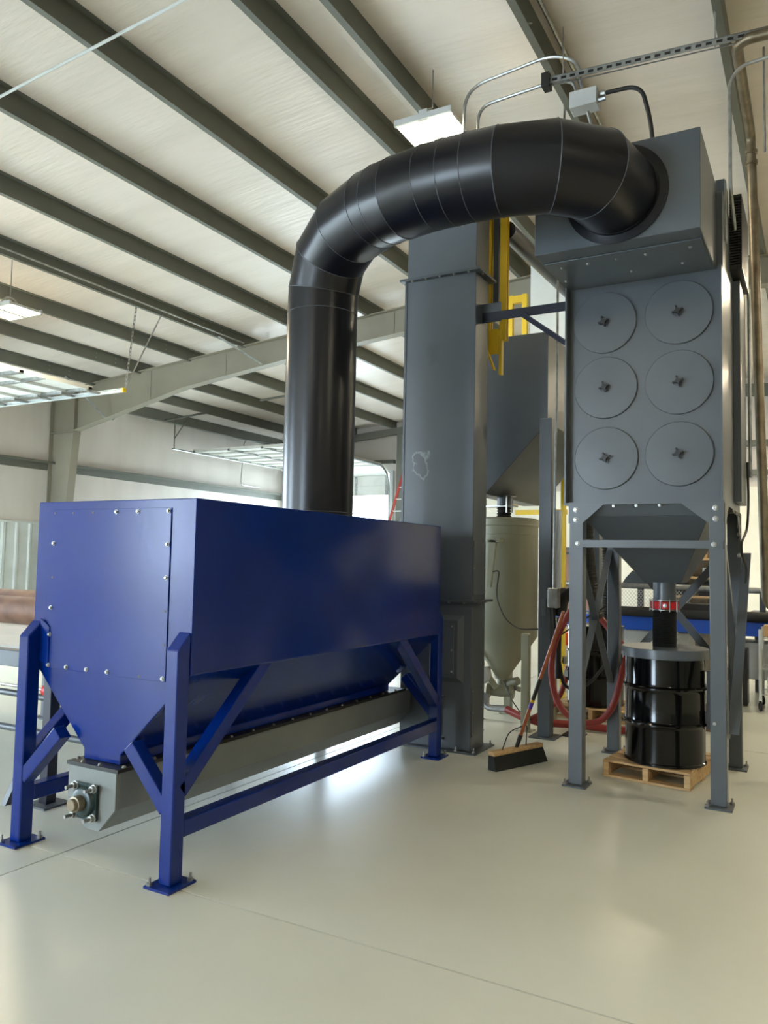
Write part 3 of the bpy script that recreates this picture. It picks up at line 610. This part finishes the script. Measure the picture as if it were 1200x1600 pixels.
# ================================================================ RED HOSE LOOPS, FILTER GROUP between bin post and collector leg
top('red_hose', MB().tube(bend([(-1.70, 6.42, 1.20), (-1.80, 6.42, 1.12), (-1.93, 6.42, .85), (-1.955, 6.42, .62), (-1.92, 6.42, .42), (-1.83, 6.42, .28), (-1.67, 6.42, .22), (-1.54, 6.42, .26), (-1.46, 6.42, .36), (-1.415, 6.42, .48), (-1.385, 6.5, .68), (-1.39, 6.69, .80), (-1.62, 6.75, 1.05)], .08, 5), .026, 12), RED, 'red rubber hose hanging in a deep loop beside the front left collector leg', 'hose')
top('red_hose', MB().tube(bend([(-1.97, 6.98, .60), (-1.99, 6.98, .49), (-2.03, 6.98, .35), (-2.12, 7.0, .22), (-2.22, 7.0, .15), (-2.4, 7.0, .05)], .1, 6), .024, 12), RED, 'short red hose curving behind the hanging hose loop', 'hose')
vg = thing('air_manifold', 'cluttered black and red air valve manifold behind the front left collector leg', 'valve manifold', (-1.75, 6.9, 0))
obj('stand', MB().box(-1.80, -1.76, 6.98, 7.02, 0.01, 1.2).box(-1.86, -1.68, 6.9, 7.08, 0, .012), PLASTIC, vg)
obj('elbow_fitting', MB().tube(bend([(-1.60, 6.88, 1.26), (-1.83, 6.88, 1.26), (-1.88, 6.88, 1.05)], .1), .05, 14).lathe([(.058, 0), (.058, .03)], (-1.70, 6.88, 1.26), (1, 0, 0), 14).lathe([(.058, 0), (.058, .03)], (-1.875, 6.88, 1.08), n=14), PLASTIC, vg)
obj('brass_nipple', MB().lathe([(.034, 0), (.034, .07), (.028, .08)], (-1.88, 6.88, .96), n=12), COPP, vg)
obj('drop_pipe', MB().tube([(-1.885, 6.88, .96), (-1.89, 6.88, .5)], .026, 10), PLASTIC, vg)
obj('brass_valve', MB().lathe([(.03, 0), (.04, .03), (.03, .06), (.03, .14)], (-1.98, 6.95, 1.27), (1, 0, 0), 10).tube([(-1.9, 6.95, 1.27), (-1.9, 6.95, 1.34)], .02, 8), COPP, vg)
obj('red_body', MB().box(-1.73, -1.64, 6.84, 6.94, .72, .82), REDP, vg, .01, label='red valve body')
obj('regulator', MB().lathe([(.04, 0), (.055, .02), (.055, .08), (.03, .12)], (-1.76, 6.86, .50), n=14), PLASTIC, vg)
obj('gauge', MB().lathe([(.035, 0), (.045, .05), (.035, .1)], (-1.70, 6.9, .84), n=12), PLASTIC, vg)
obj('fittings', MB().lathe([(.02, 0), (.028, .02), (.02, .06)], (-1.82, 6.85, .64), n=8).lathe([(.02, 0), (.025, .03), (.02, .05)], (-1.76, 6.84, .72), (1, 0, .4), 8).lathe([(.03, 0), (.03, .02)], (-1.79, 6.83, .56), (0, -1, 0), 12), STEEL, vg)
obj('filter_bowl', MB().lathe([(.03, 0), (.045, .02), (.045, .16), (.035, .18)], (-1.70, 6.92, .38), n=14), LGREY, vg)
obj('yellow_handle', MB().tube([(-1.69, 6.8, .40), (-1.69, 6.8, .24)], .022, 8), YEL, vg, label='yellow lever')
for o in vg.children: o.location.x -= .14
top('black_cable', MB().tube(bend([(-1.60, 6.8, .66), (-1.72, 6.8, .50), (-1.86, 6.8, .42), (-1.96, 6.8, .46), (-2.02, 6.76, .9), (-2.02, 6.7, 1.13)], .15, 5), .014, 8), RUBBER, 'black cable curving from the air manifold to the galvanised box', 'cable')
top('black_cable', MB().tube(bend([(-1.55, 6.84, 1.18), (-1.75, 6.82, 1.06), (-2.0, 6.82, .88)], .1, 5), .007, 6), RUBBER, 'thin black cable crossing in front of the elbow fitting', 'cable')
# ================================================================ BROOM
br = thing('push_broom', 'push broom with wooden handle and dark bristles leaning on the collector leg', 'broom', (-2.0, 5.72, 0))
A = V((-2.10, 5.46, .12)); B_ = V((-1.89, 5.95, .125)); d = (B_ - A).normalized()
nrm = V((d.y, -d.x, 0))
obj('broom_block', MB().beam(A, B_, .065, .03, (0, 0, 1)), WOOD, br, .004)
vs = [A - nrm * .028 + V((0, 0, -.015)), A + nrm * .028 + V((0, 0, -.015)), B_ + nrm * .028 + V((0, 0, -.015)), B_ - nrm * .028 + V((0, 0, -.015))]
lo_ = [A - nrm * .03, A + nrm * .05, B_ + nrm * .05 + d * .03, B_ - nrm * .03 + d * .03]
obj('bristles', MB().hexa([V((p.x, p.y, .003)) for p in lo_], vs), BRIS, br, kind='stuff')
S = (A + B_) / 2 + V((0, 0, .01)); E_ = V((-1.59, 5.52, 1.17))
hd_ = E_ - S
def seg(a, c): return [S + hd_ * a, S + hd_ * c]
obj('handle', MB().tube(seg(.08, 1.0), .0135, 12), WOODH, br)
obj('ferrule', MB().tube(seg(.0, .10), [.014, .017], 12), PLASTIC, br)
obj('grip_band', MB().tube(seg(.36, .52), .0148, 12), PLASTIC, br, label='black band with sticker')
obj('sticker', MB().tube(seg(.345, .365), .0152, 12), YEL, br, label='yellow sticker band')
obj('sticker', MB().tube(seg(.30, .345), .015, 12), PEACH, br, label='purple sticker band')
Mh = S + hd_ * .17
obj('brace_wire', MB().tube(bend([A.lerp(B_, .22) + V((0, 0, .015)), A.lerp(B_, .36) + V((0, -.02, .14)), Mh, A.lerp(B_, .72) + V((0, 0, .16)), A.lerp(B_, .70) + V((0, 0, .015))], .05), .0045, 6), PLASTIC, br)
# ================================================================ YELLOW LADDER + PLATFORM behind bin
yl = thing('yellow_ladder', 'yellow fixed ladder with a small platform behind the grey bin', 'ladder', (-2.8, 9.5, 0))
for x in (-2.55, -2.80): obj('stile', MB().box(x - .025, x + .025, 8.80, 8.85, .0, 2.5), YEL, yl)
for k in range(7): obj('rung', MB().tube([(-2.80, 8.82, .3 + k * .27), (-2.55, 8.82, .3 + k * .27)], .014, 8), YEL, yl)
obj('platform_frame', MB().box(-3.35, -2.7, 9.45, 9.52, 2.12, 2.18).box(-3.35, -3.15, 9.3, 9.5, 2.24, 2.32), YEL, yl)
obj('gate_frame', MB().box(-3.30, -3.24, 8.97, 9.03, 2.2, 4.78).box(-3.12, -3.06, 8.97, 9.03, 2.2, 4.78).box(-3.24, -3.12, 8.97, 9.03, 4.68, 4.77), YEL, yl)
au = thing('air_unit', 'pale boxy unit on a post behind the grey bin, right of the yellow frame', 'equipment box', (-2.5, 9.2, 0))
obj('casing', MB().box(-2.99, -1.9, 8.9, 9.4, 3.2, 5.25), LINER, au, .005)
obj('post', MB().box(-2.3, -2.2, 9.1, 9.2, 0, 3.2), GREYD, au)
# ================================================================ OVERHEAD: fixtures, conduits, pipe
def light(x, y, z, label, wx=.5, wy=.46, hook=True):
    t = thing('high_bay_light', label, 'ceiling light', (x, y, z), 'high bay lights')
    for k in (0, 1):
        x0 = x - wx / 2 + k * (wx / 2 + .045); x1 = x0 + wx / 2 - .045
        obj('diffuser', MB().box(x0, x1, y - wy / 2 + .02, y + wy / 2 - .02, z - .006, z + .004), LITE, t)
        obj('housing', MB().box(x0 - .005, x1 + .005, y - wy / 2, y + wy / 2, z + .004, z + .04), LGREY, t)
    for s_ in (-1, 1): obj('end_bar', MB().box(x - wx / 2 - .02, x + wx / 2 + .02, y + s_ * wy / 2 - .015, y + s_ * wy / 2 + .015, z - .004, z + .05), LGREY, t)
    obj('centre_bar', MB().box(x - .044, x + .044, y - wy / 2, y + wy / 2, z - .009, z + .038), LGREY, t)
    obj('driver_box', MB().box(x - .04, x + .04, y - wy / 2, y + wy / 2, z + .04, z + .09), LGREY, t)
    zr = roof(x) - .16
    obj('hanger_wire', MB().tube(bend([(x, y - .18, z + .05), (x - .02, y - .05, z + .2), (x - .02, y + .05, z + .2), (x, y + .18, z + .05)], .05), .012, 6).tube([(x - .02, y, z + .23), (x - .02, y, zr + .15)], .006, 6), GALV, t)
    return t
light(-2.92, 6.03, 5.28, 'lit twin-panel high bay light above the black duct')
light(-9.35, 6.52, 4.70, 'lit twin-panel high bay light at the left edge of the picture', wx=.6)
for x, y, nm in ((-2.95, 16.1, 'high bay light near the far end of the ridge'), (3.4, 6.2, 'high bay light over the right side of the hall'), (3.4, 11.6, 'added unseen fill light over the machines at the right rear'),  # right rear lamp added out of view to brighten the far wall
                 (3.4, 16.2, 'added unseen fill light in the far right of the hall'), (.6, 15.2, 'added unseen fill light nearest the far office wall, right of the ridge'), (.6, 10.2, 'added unseen fill light behind the collector, right of the ridge'), (-2.9, -4, 'high bay light behind the viewer by the ridge'), (3.4, 1.2, 'added unseen fill light to the right of the viewer'), (3.4, -4, 'high bay light behind the viewer on the right'), (-9.4, -4, 'high bay light behind the viewer on the left')):  # far right, both right-of-ridge and right-of-viewer lamps are unseen, added for brightness
    light(x, y, roof(x) - .6, nm)
jb = thing('junction_box', 'grey junction box under the purlin with conduits and a black cord', 'junction box', (-1.54, 5.85, 5.02))
JY = 5.85
obj('box', MB().box(-1.645, -1.435, JY - .07, JY + .07, 5.02, 5.15), LGREY, jb, .004)
obj('connector', MB().lathe([(.025, 0), (.025, .05)], (-1.435, JY, 5.11), (1, 0, 0), 10), GALV, jb)
obj('connector', MB().lathe([(.018, 0), (.018, .06)], (-1.435, JY - .03, 5.05), (1, 0, 0), 8), GALV, jb)
top('conduit', MB().tube(bend([(-2.555, JY, 4.95), (-2.555, JY, 5.47), (-1.82, JY, 5.54), (-1.60, JY, 5.44), (-1.56, JY, 5.15)], .2, 7), .0135, 8), GALV, 'upper bent conduit looping from the elevator head to the junction box', 'conduit')
top('conduit', MB().tube(bend([(-2.43, JY, 4.95), (-2.43, JY, 5.28), (-1.78, JY, 5.32), (-1.63, JY, 5.27), (-1.60, JY, 5.15)], .13, 7), .0135, 8), GALV, 'lower bent conduit looping from the elevator head to the junction box', 'conduit')
top('power_cable', MB().tube(bend([(-1.38, JY, 5.11), (-1.12, JY, 5.10), (-1.04, JY, 4.75), (-1.03, JY, 4.0)], .28, 8), .016, 10), RUBBER, 'thick black cord arching from the junction box to the collector top', 'cable')
top('conduit', MB().tube(bend([(-1.53, JY + .03, 5.02), (-1.51, JY + .1, 4.92), (-1.45, JY + .3, 4.8), (-1.45, JY + .3, 4.0)], .05), .0125, 8), GALV, 'short conduit dropping from the junction box behind the duct', 'conduit')
top('conduit', MB().tube([(-1.95, 6.7, 5.72), (-1.95, 6.7, 4.2)], .011, 8), GALV, 'thin straight conduit hanging behind the top of the duct', 'conduit')
top('conduit', MB().tube([(-1.78, 2.5, 5.72), (-1.78, 9.0, 5.72)], .018, 8), GALV, 'conduit strapped along the purlin beside the unistrut', 'conduit')
# strut channel with slots along x
st = thing('strut_channel', 'slotted steel strut hanging across below the purlins at upper right', 'strut', (-1.2, 6.15, 5.45))
sb = MB(); sl = -.055; SY = 5.8
def sz(x): return 5.27 + (x + 1.8) * sl
for yy in (SY - .02, SY + .02):
    for dz in (0, .042): sb.beam((-1.80, yy, sz(-1.8) + dz), (1.2, yy, sz(1.2) + dz), .006, .008, (0, 0, 1))
sb.beam((-1.80, SY, sz(-1.8) + .046), (1.2, SY, sz(1.2) + .046), .046, .006, (0, 0, 1))
sb.beam((-1.8, SY - .018, sz(-1.8) + .021), (1.2, SY - .018, sz(1.2) + .021), .003, .044, (0, 0, 1))
sl_ = MB()
for k in range(42):
    x0 = -1.78 + k * .07; sl_.beam((x0, SY - .021, sz(x0) + .021), (x0 + .04, SY - .021, sz(x0 + .04) + .021), .004, .018, (0, 0, 1))
obj('channel', sb, GALV, st)
obj('slots', sl_, PLASTIC, st, kind='stuff')
obj('end_clamp', MB().box(-1.86, -1.80, SY - .05, SY + .05, 5.24, 5.35), PLASTIC, st)
for x in (-1.7, -.6, .5): obj('threaded_rod', MB().tube([(x, SY, sz(x)), (x, SY, roof(x) - .06)], .006, 6), GALV, st)
rp = thing('steel_pipe', 'weathered brown steel pipe dropping past the right side of the collector', 'pipe', (-.42, 7.5, 1.0))
obj('pipe_run', MB().tube(bend([(1.5, 5.8, 5.12), (-.465, 5.8, 5.20), (-.455, 6.9, 5.12)], .12, 6), .038, 14), COPP, rp)
obj('pipe_drop', MB().tube(bend([(-.455, 6.85, 5.125), (-.455, 7.0, 5.10), (-.453, 7.0, 4.95), (-.372, 7.0, 1.22), (-.1, 7.1, 1.08)], .08, 6), .038, 14), COPP, rp)
for z in (4.86, 4.95): obj('pipe_collar', MB().lathe([(.048, 0), (.048, .03)], (-.452, 7.0, z), n=14), COPP, rp)
top('conduit', MB().tube(bend([(.5, 5.7, 5.02), (-.43, 5.7, 4.95), (-.50, 5.7, 4.86), (-.50, 5.7, 4.1), (-.49, 6.1, 3.8), (-.455, 6.63, 3.65), (-.455, 6.63, 2.2)], .1, 5), .013, 8), GALV, 'thin conduit running down the right side of the collector', 'conduit')
top('threaded_hanger', MB().tube([(-.33, 6.6, 5.6), (-.33, 6.6, 4.75)], .009, 8), GALV, 'straight hanger rod beside the brown pipe elbow', 'rod')
top('black_cable', MB().tube(bend([(-.462, 6.45, 2.3), (-.46, 6.5, 2.0), (-.47, 6.5, 1.8), (-.49, 6.2, 1.68), (-.49, 6.25, 1.6), (-.47, 6.45, 1.5), (-.49, 6.3, 1.25)], .1), .009, 8), RUBBER, 'black cord looped below the collector on its right side', 'cable')
top('conduit', MB().tube(bend([(-7.8, 4.05, 5.29), (-2.6, 4.05, 5.66)], .1), .012, 8), LINER, 'white conduit crossing under the purlins at upper left', 'conduit')
top('conduit', MB().tube([(-9.86, 2.4, 5.24), (-8.98, 2.4, 5.24)] if 0 else [(-8.84, 3.5, 5.30), (-8.84, 10.7, 5.30)], .014, 8), GALV, 'galvanised conduit along the purlin at left', 'conduit')
top('round_duct', MB().tube([(-2.35, 6.35, 4.41), (-2.35, 8.9, 4.51)], .078, 18), BLACK, 'dark round pipe running back behind the yellow mast towards the pale cabinet', 'pipe')
# wall conduit, left wall far end
top('conduit', MB().tube(bend([(-13.4, 18.0, 4.75), (-13.75, 16.8, 4.75), (-13.75, 16.7, 3.5), (-13.75, 17.5, 3.5)], .15), .014, 6), GALV, 'thin conduit bent down the far left wall', 'conduit')
# red fibreglass ladder by the far door
ld = thing('extension_ladder', 'red fibreglass extension ladder leaning by the far door', 'ladder', (-9.9, 17.0, 0))
LA, LB_, LC, LD_ = V((-9.97, 16.9, .03)), V((-9.22, 18.1, 4.72)), V((-9.52, 16.9, .03)), V((-8.98, 18.1, 4.72))
obj('rail', MB().beam(LA, LB_, .03, .06, (1, 0, 0)), FIBRE, ld, label='red fibreglass rail')
obj('rail', MB().beam(LC, LD_, .03, .06, (1, 0, 0)), GALV, ld)
for k in range(14):
    t_ = .06 + k * .066; obj('rung', MB().tube([LA.lerp(LB_, t_), LC.lerp(LD_, t_)], .02, 6), LINER, ld)
# ================================================================ BACKGROUND RIGHT: blue roller bench etc.
YB = 9.8
bb = thing('blue_bench', 'long blue framed machine bed behind the dust collector', 'workbench', (-1.6, YB, 0))
obj('rail', MB().box(-3.1, .6, YB, YB + .06, .74, .90), BBLUE, bb, .004)
obj('rail', MB().box(-3.1, .6, YB + .7, YB + .76, .74, .90), BBLUE, bb, .004)
for x in (-3.0, -1.55, -.9, .5): obj('leg', MB().box(x, x + .08, YB + .02, YB + .1, 0, .74), LGREY, bb)
obj('top_plate', MB().box(-3.1, .6, YB + .06, YB + .7, .86, .89), GREYD, bb)
obj('long_shaft', MB().tube([(-3.1, YB + .2, 1.27), (.6, YB + .2, 1.24)], .035, 12), GALV, bb)
obj('black_box', MB().box(-1.52, -1.05, YB - .05, YB + .3, .92, 1.08), PLASTIC, bb, .01)
obj('black_tube', MB().tube([(-2.2, YB - .02, .96), (.6, YB - .02, .96)], .06, 12), RUBBER, bb)
for x in (-2.9, -2.4, -1.95, -.6, .4): obj('shaft_stand', MB().box(x, x + .06, YB + .15, YB + .25, .89, 1.24), GREYD, bb)
msh = MB()
for k in range(22):
    x0 = -2.3 + k * .04
    msh.beam((x0, YB - .01, .50), (x0 + .2, YB - .01, .74), .004, .008, (0, 1, 0)); msh.beam((x0 + .2, YB - .012, .50), (x0, YB - .012, .74), .004, .008, (0, 1, 0))
    msh.beam((x0, YB + .1, .99), (x0 + .2, YB + .1, 1.22), .004, .008, (0, 1, 0)); msh.beam((x0 + .2, YB + .098, .99), (x0, YB + .098, 1.22), .004, .008, (0, 1, 0))
obj('wire_mesh', msh, LGREY, bb, kind='stuff')
obj('lower_cabinet', MB().box(-2.35, -1.35, YB + .1, YB + .6, .05, .72), LGREY, bb, .005)
obj('lower_cabinet', MB().box(-.85, .5, YB + .1, YB + .6, .25, .66), LGREY, bb, .005)
mt = thing('small_lathe', 'small grey machine head on the blue bench seen left of the red coupling', 'machine', (-2.0, YB + .3, 1.28))
obj('casting', MB().prism([(-2.15, 1.28), (-1.7, 1.28), (-1.74, 1.36), (-1.9, 1.38), (-2.02, 1.45), (-2.1, 1.36)], 'y', YB + .2, YB + .4), GREYD, mt)
sh = thing('tool_shelf', 'tan shelf cabinet with tools right of the collector spout', 'shelf', (-1.2, 11.2, 0))
obj('side_post', MB().box(-1.16, -1.10, 11.15, 11.2, 0, 1.95), COPP, sh)
obj('side_post', MB().box(-1.86, -1.80, 11.15, 11.2, 0, 1.95), COPP, sh)
for z in (1.1, 1.35, 1.6, 1.9): obj('shelf_board', MB().box(-1.86, -1.10, 11.1, 11.5, z, z + .03), WOOD, sh)
obj('back_board', MB().box(-1.86, -1.10, 11.5, 11.52, .1, 1.95), COPP, sh)
for x, z, w_, h_, c_ in ((-1.75, 1.13, .2, .17, PLASTIC), (-1.4, 1.13, .14, .19, PLASTIC), (-1.7, 1.38, .12, .14, LGREY), (-1.35, 1.38, .15, .12, LGREY), (-1.5, 1.63, .2, .14, CARD)):
    top('storage_tub', MB().box(x, x + w_, 11.15, 11.35, z, z + h_), c_, '%s tub on the tan tool shelf, %s' % ({'black_plastic': 'black', 'light_grey_paint': 'pale grey', 'cardboard': 'tan cardboard'}[c_.name], 'bottom board' if z < 1.3 else 'middle board' if z < 1.6 else 'upper board') + (' left' if x < -1.6 else ' right'), 'tub', 'tubs on the tool shelf', .005)
# work table, box, trolley, yellow tool at the right edge
wtb = thing('work_table', 'dark topped table at the right edge behind the blue bench', 'table', (-.1, 10.9, 0))
obj('table_top', MB().box(-.75, .9, 10.6, 11.2, .93, .97), GREYD, wtb)
obj('drawer_unit', MB().box(-.5, .7, 10.65, 11.15, .97, 1.17), GREYD, wtb, .005)
obj('drawer_lid', MB().box(-.56, .75, 10.6, 11.2, 1.17, 1.2), GREYD, wtb)
for x in (-.7, .8): obj('leg', MB().box(x, x + .06, 10.65, 10.7, 0, .93), GREYD, wtb)
top('wooden_box', MB().box(-.53, -.30, 9.35, 9.55, .78, .90), CARD, 'small tan wooden box on the trolley at the right edge', 'box', bev=.004)
tr = thing('wire_trolley', 'white wire trolley on castors at the right edge', 'trolley', (-.3, 9.4, 0))
for x in (-.56, .3): 
    for y in (9.3, 9.75):
        lg = obj('post', MB().tube([(x, y, .10), (x, y, .86)], .016, 8), LINER, tr)
        obj('castor', MB().lathe([(.04, -.012), (.048, -.006), (.048, .006), (.04, .012)], (x, y, .048), (1, .3, 0), 16).box(x - .012, x + .012, y - .02, y + .02, .06, .11), RUBBER, lg)
for z in (.77, .45, .18):
    sm = MB().box(-.56, .3, 9.3, 9.31, z - .012, z).box(-.56, .3, 9.74, 9.75, z - .012, z)
    for k in range(22): sm.box(-.55 + k * .039, -.546 + k * .039, 9.3, 9.75, z - .004, z)
    obj('wire_shelf', sm, LINER, tr)
yt = thing('yellow_tool', 'yellow and black power tool on the trolley middle shelf', 'power tool', (-.4, 9.5, .46))
obj('body', MB().lathe([(.05, 0), (.07, .03), (.07, .2), (.05, .25)], (-.36, 9.5, .56), (1, 0, 0), 16), YEL, yt, .0)
obj('guard', MB().lathe([(.09, 0), (.1, .01), (.1, .04), (.05, .06)], (-.46, 9.5, .56), (1, 0, 0), 20), PLASTIC, yt)
top('supply_bin', MB().box(-.50, .2, 9.36, 9.7, .185, .36), LGREY, 'pale plastic bin on the lowest trolley shelf', 'bin', bev=.01)
tc_ = MB().box(-.84, -.70, YB - .3, YB - .05, .01, .62)
top('tool_chest', tc_, PLASTIC, 'black cabinet standing on the floor beside the trolley', 'cabinet', bev=.006)
top('brown_post', MB().box(-.90, -.84, 7.9, 8.0, .25, .85).box(-.93, -.81, 7.85, 8.05, 0, .25), RUST, 'brown steel post on a foot seen between the right collector legs', 'post')
cn = thing('safety_drum', 'orange and white traffic drum behind the grey bin post', 'traffic drum', (-2.74, 9.35, 0))
obj('orange_top', MB().lathe([(.12, 0), (.13, .05), (.12, .14), (.05, .17)], (-2.74, 9.35, .55), n=20), ORANGE, cn)
obj('white_band', MB().lathe([(.16, 0), (.12, .55)], (-2.74, 9.35, 0), n=20), DOORP, cn)
# ================================================================ LEFT SIDE: pipe rack behind the hopper
rk = thing('roller_rack', 'dark steel roller rack with round cross pipes at the left edge', 'rack', (-4.6, 3.6, 0))
for (x, y) in ((-4.12, 3.22), (-4.12, 4.9), (-6.3, 3.3), (-6.3, 4.9)):
    lg = obj('leg', MB().box(x, x + .07, y, y + .07, .01, .95), NAVY if x > -5 else GREYD, rk, .003)
    obj('base_plate', MB().box(x - .06, x + .13, y - .06, y + .13, 0, .01), GREYD, lg)
obj('side_beam', MB().box(-6.4, -3.95, 3.2, 3.28, .80, .90), GREYD, rk, .004, label='dark brown-grey beam')
for z in (.74, .56, .33): obj('cross_pipe', MB().tube([(-6.5, 3.5 if z < .7 else 3.9, z), (-3.9, 3.5 if z < .7 else 3.9, z)], .022, 12), GREYD, rk)
obj('top_plate', MB().box(-6.6, -4.15, 3.5, 4.6, .86, .875), LGREY, rk)
obj('toe_plate', MB().prism([(3.1, 0), (3.16, 0), (3.3, .28), (3.24, .28)], 'x', -4.30, -4.26), GREYD, rk)
vc = thing('pipe_coupling', 'small red and chrome coupling on the rack pipe beside the front left hopper leg', 'coupling', (-4.2, 3.42, .62))
obj('body', MB().tube([(-4.02, 3.42, .63), (-4.26, 3.42, .63)], .032, 14), STEEL, vc)
obj('red_ring', MB().tube([(-4.26, 3.42, .63), (-4.36, 3.42, .63)], .036, 14), REDP, vc, label='red ring')
obj('rod', MB().tube([(-4.36, 3.42, .63), (-4.8, 3.42, .63)], .01, 8), STEEL, vc)
top('rusty_pipe', MB().tube([(-8.2, 4.75, .98), (-4.05, 4.75, .98)], .13, 28), RUST, 'large rusty brown pipe lying on the rack at the left edge', 'pipe')
top('rusty_pipe', MB().tube([(-8.2, 5.05, 1.02), (-4.05, 5.05, 1.02)], .13, 28), RUST, 'second rusty pipe behind the first on the rack', 'pipe')
pc = thing('pipe_cradle', 'black cradle with chrome studs under the rusty pipe', 'cradle', (-5.2, 4.5, .87))
obj('cradle_plate', MB().box(-5.32, -5.08, 4.5, 4.56, .875, 1.03), PLASTIC, pc)
obj('cradle_loop', MB().tube(bend([(-5.33, 4.49, .85), (-5.33, 4.49, 1.05), (-5.07, 4.49, 1.05), (-5.07, 4.49, .85)], .03), .008, 6), LINER, pc)
for x in (-5.26, -5.16): obj('stud', MB().tube([(x, 4.46, .99), (x + .03, 4.5, 1.02)], .012, 8), STEEL, pc)
for i, (x, y) in enumerate(((-6.0, 5.3), (-3.9, 4.1))):
    top('tyre_base', MB().lathe([(.13, 0), (.16, .02), (.16, .05), (.13, .07)], (x, y, 0), n=24), RUBBER, ('round black rubber base on the floor behind the hopper leg' if i else 'round black rubber base under the rack at far left'), 'base')
for k, x in enumerate((XW,)): pass
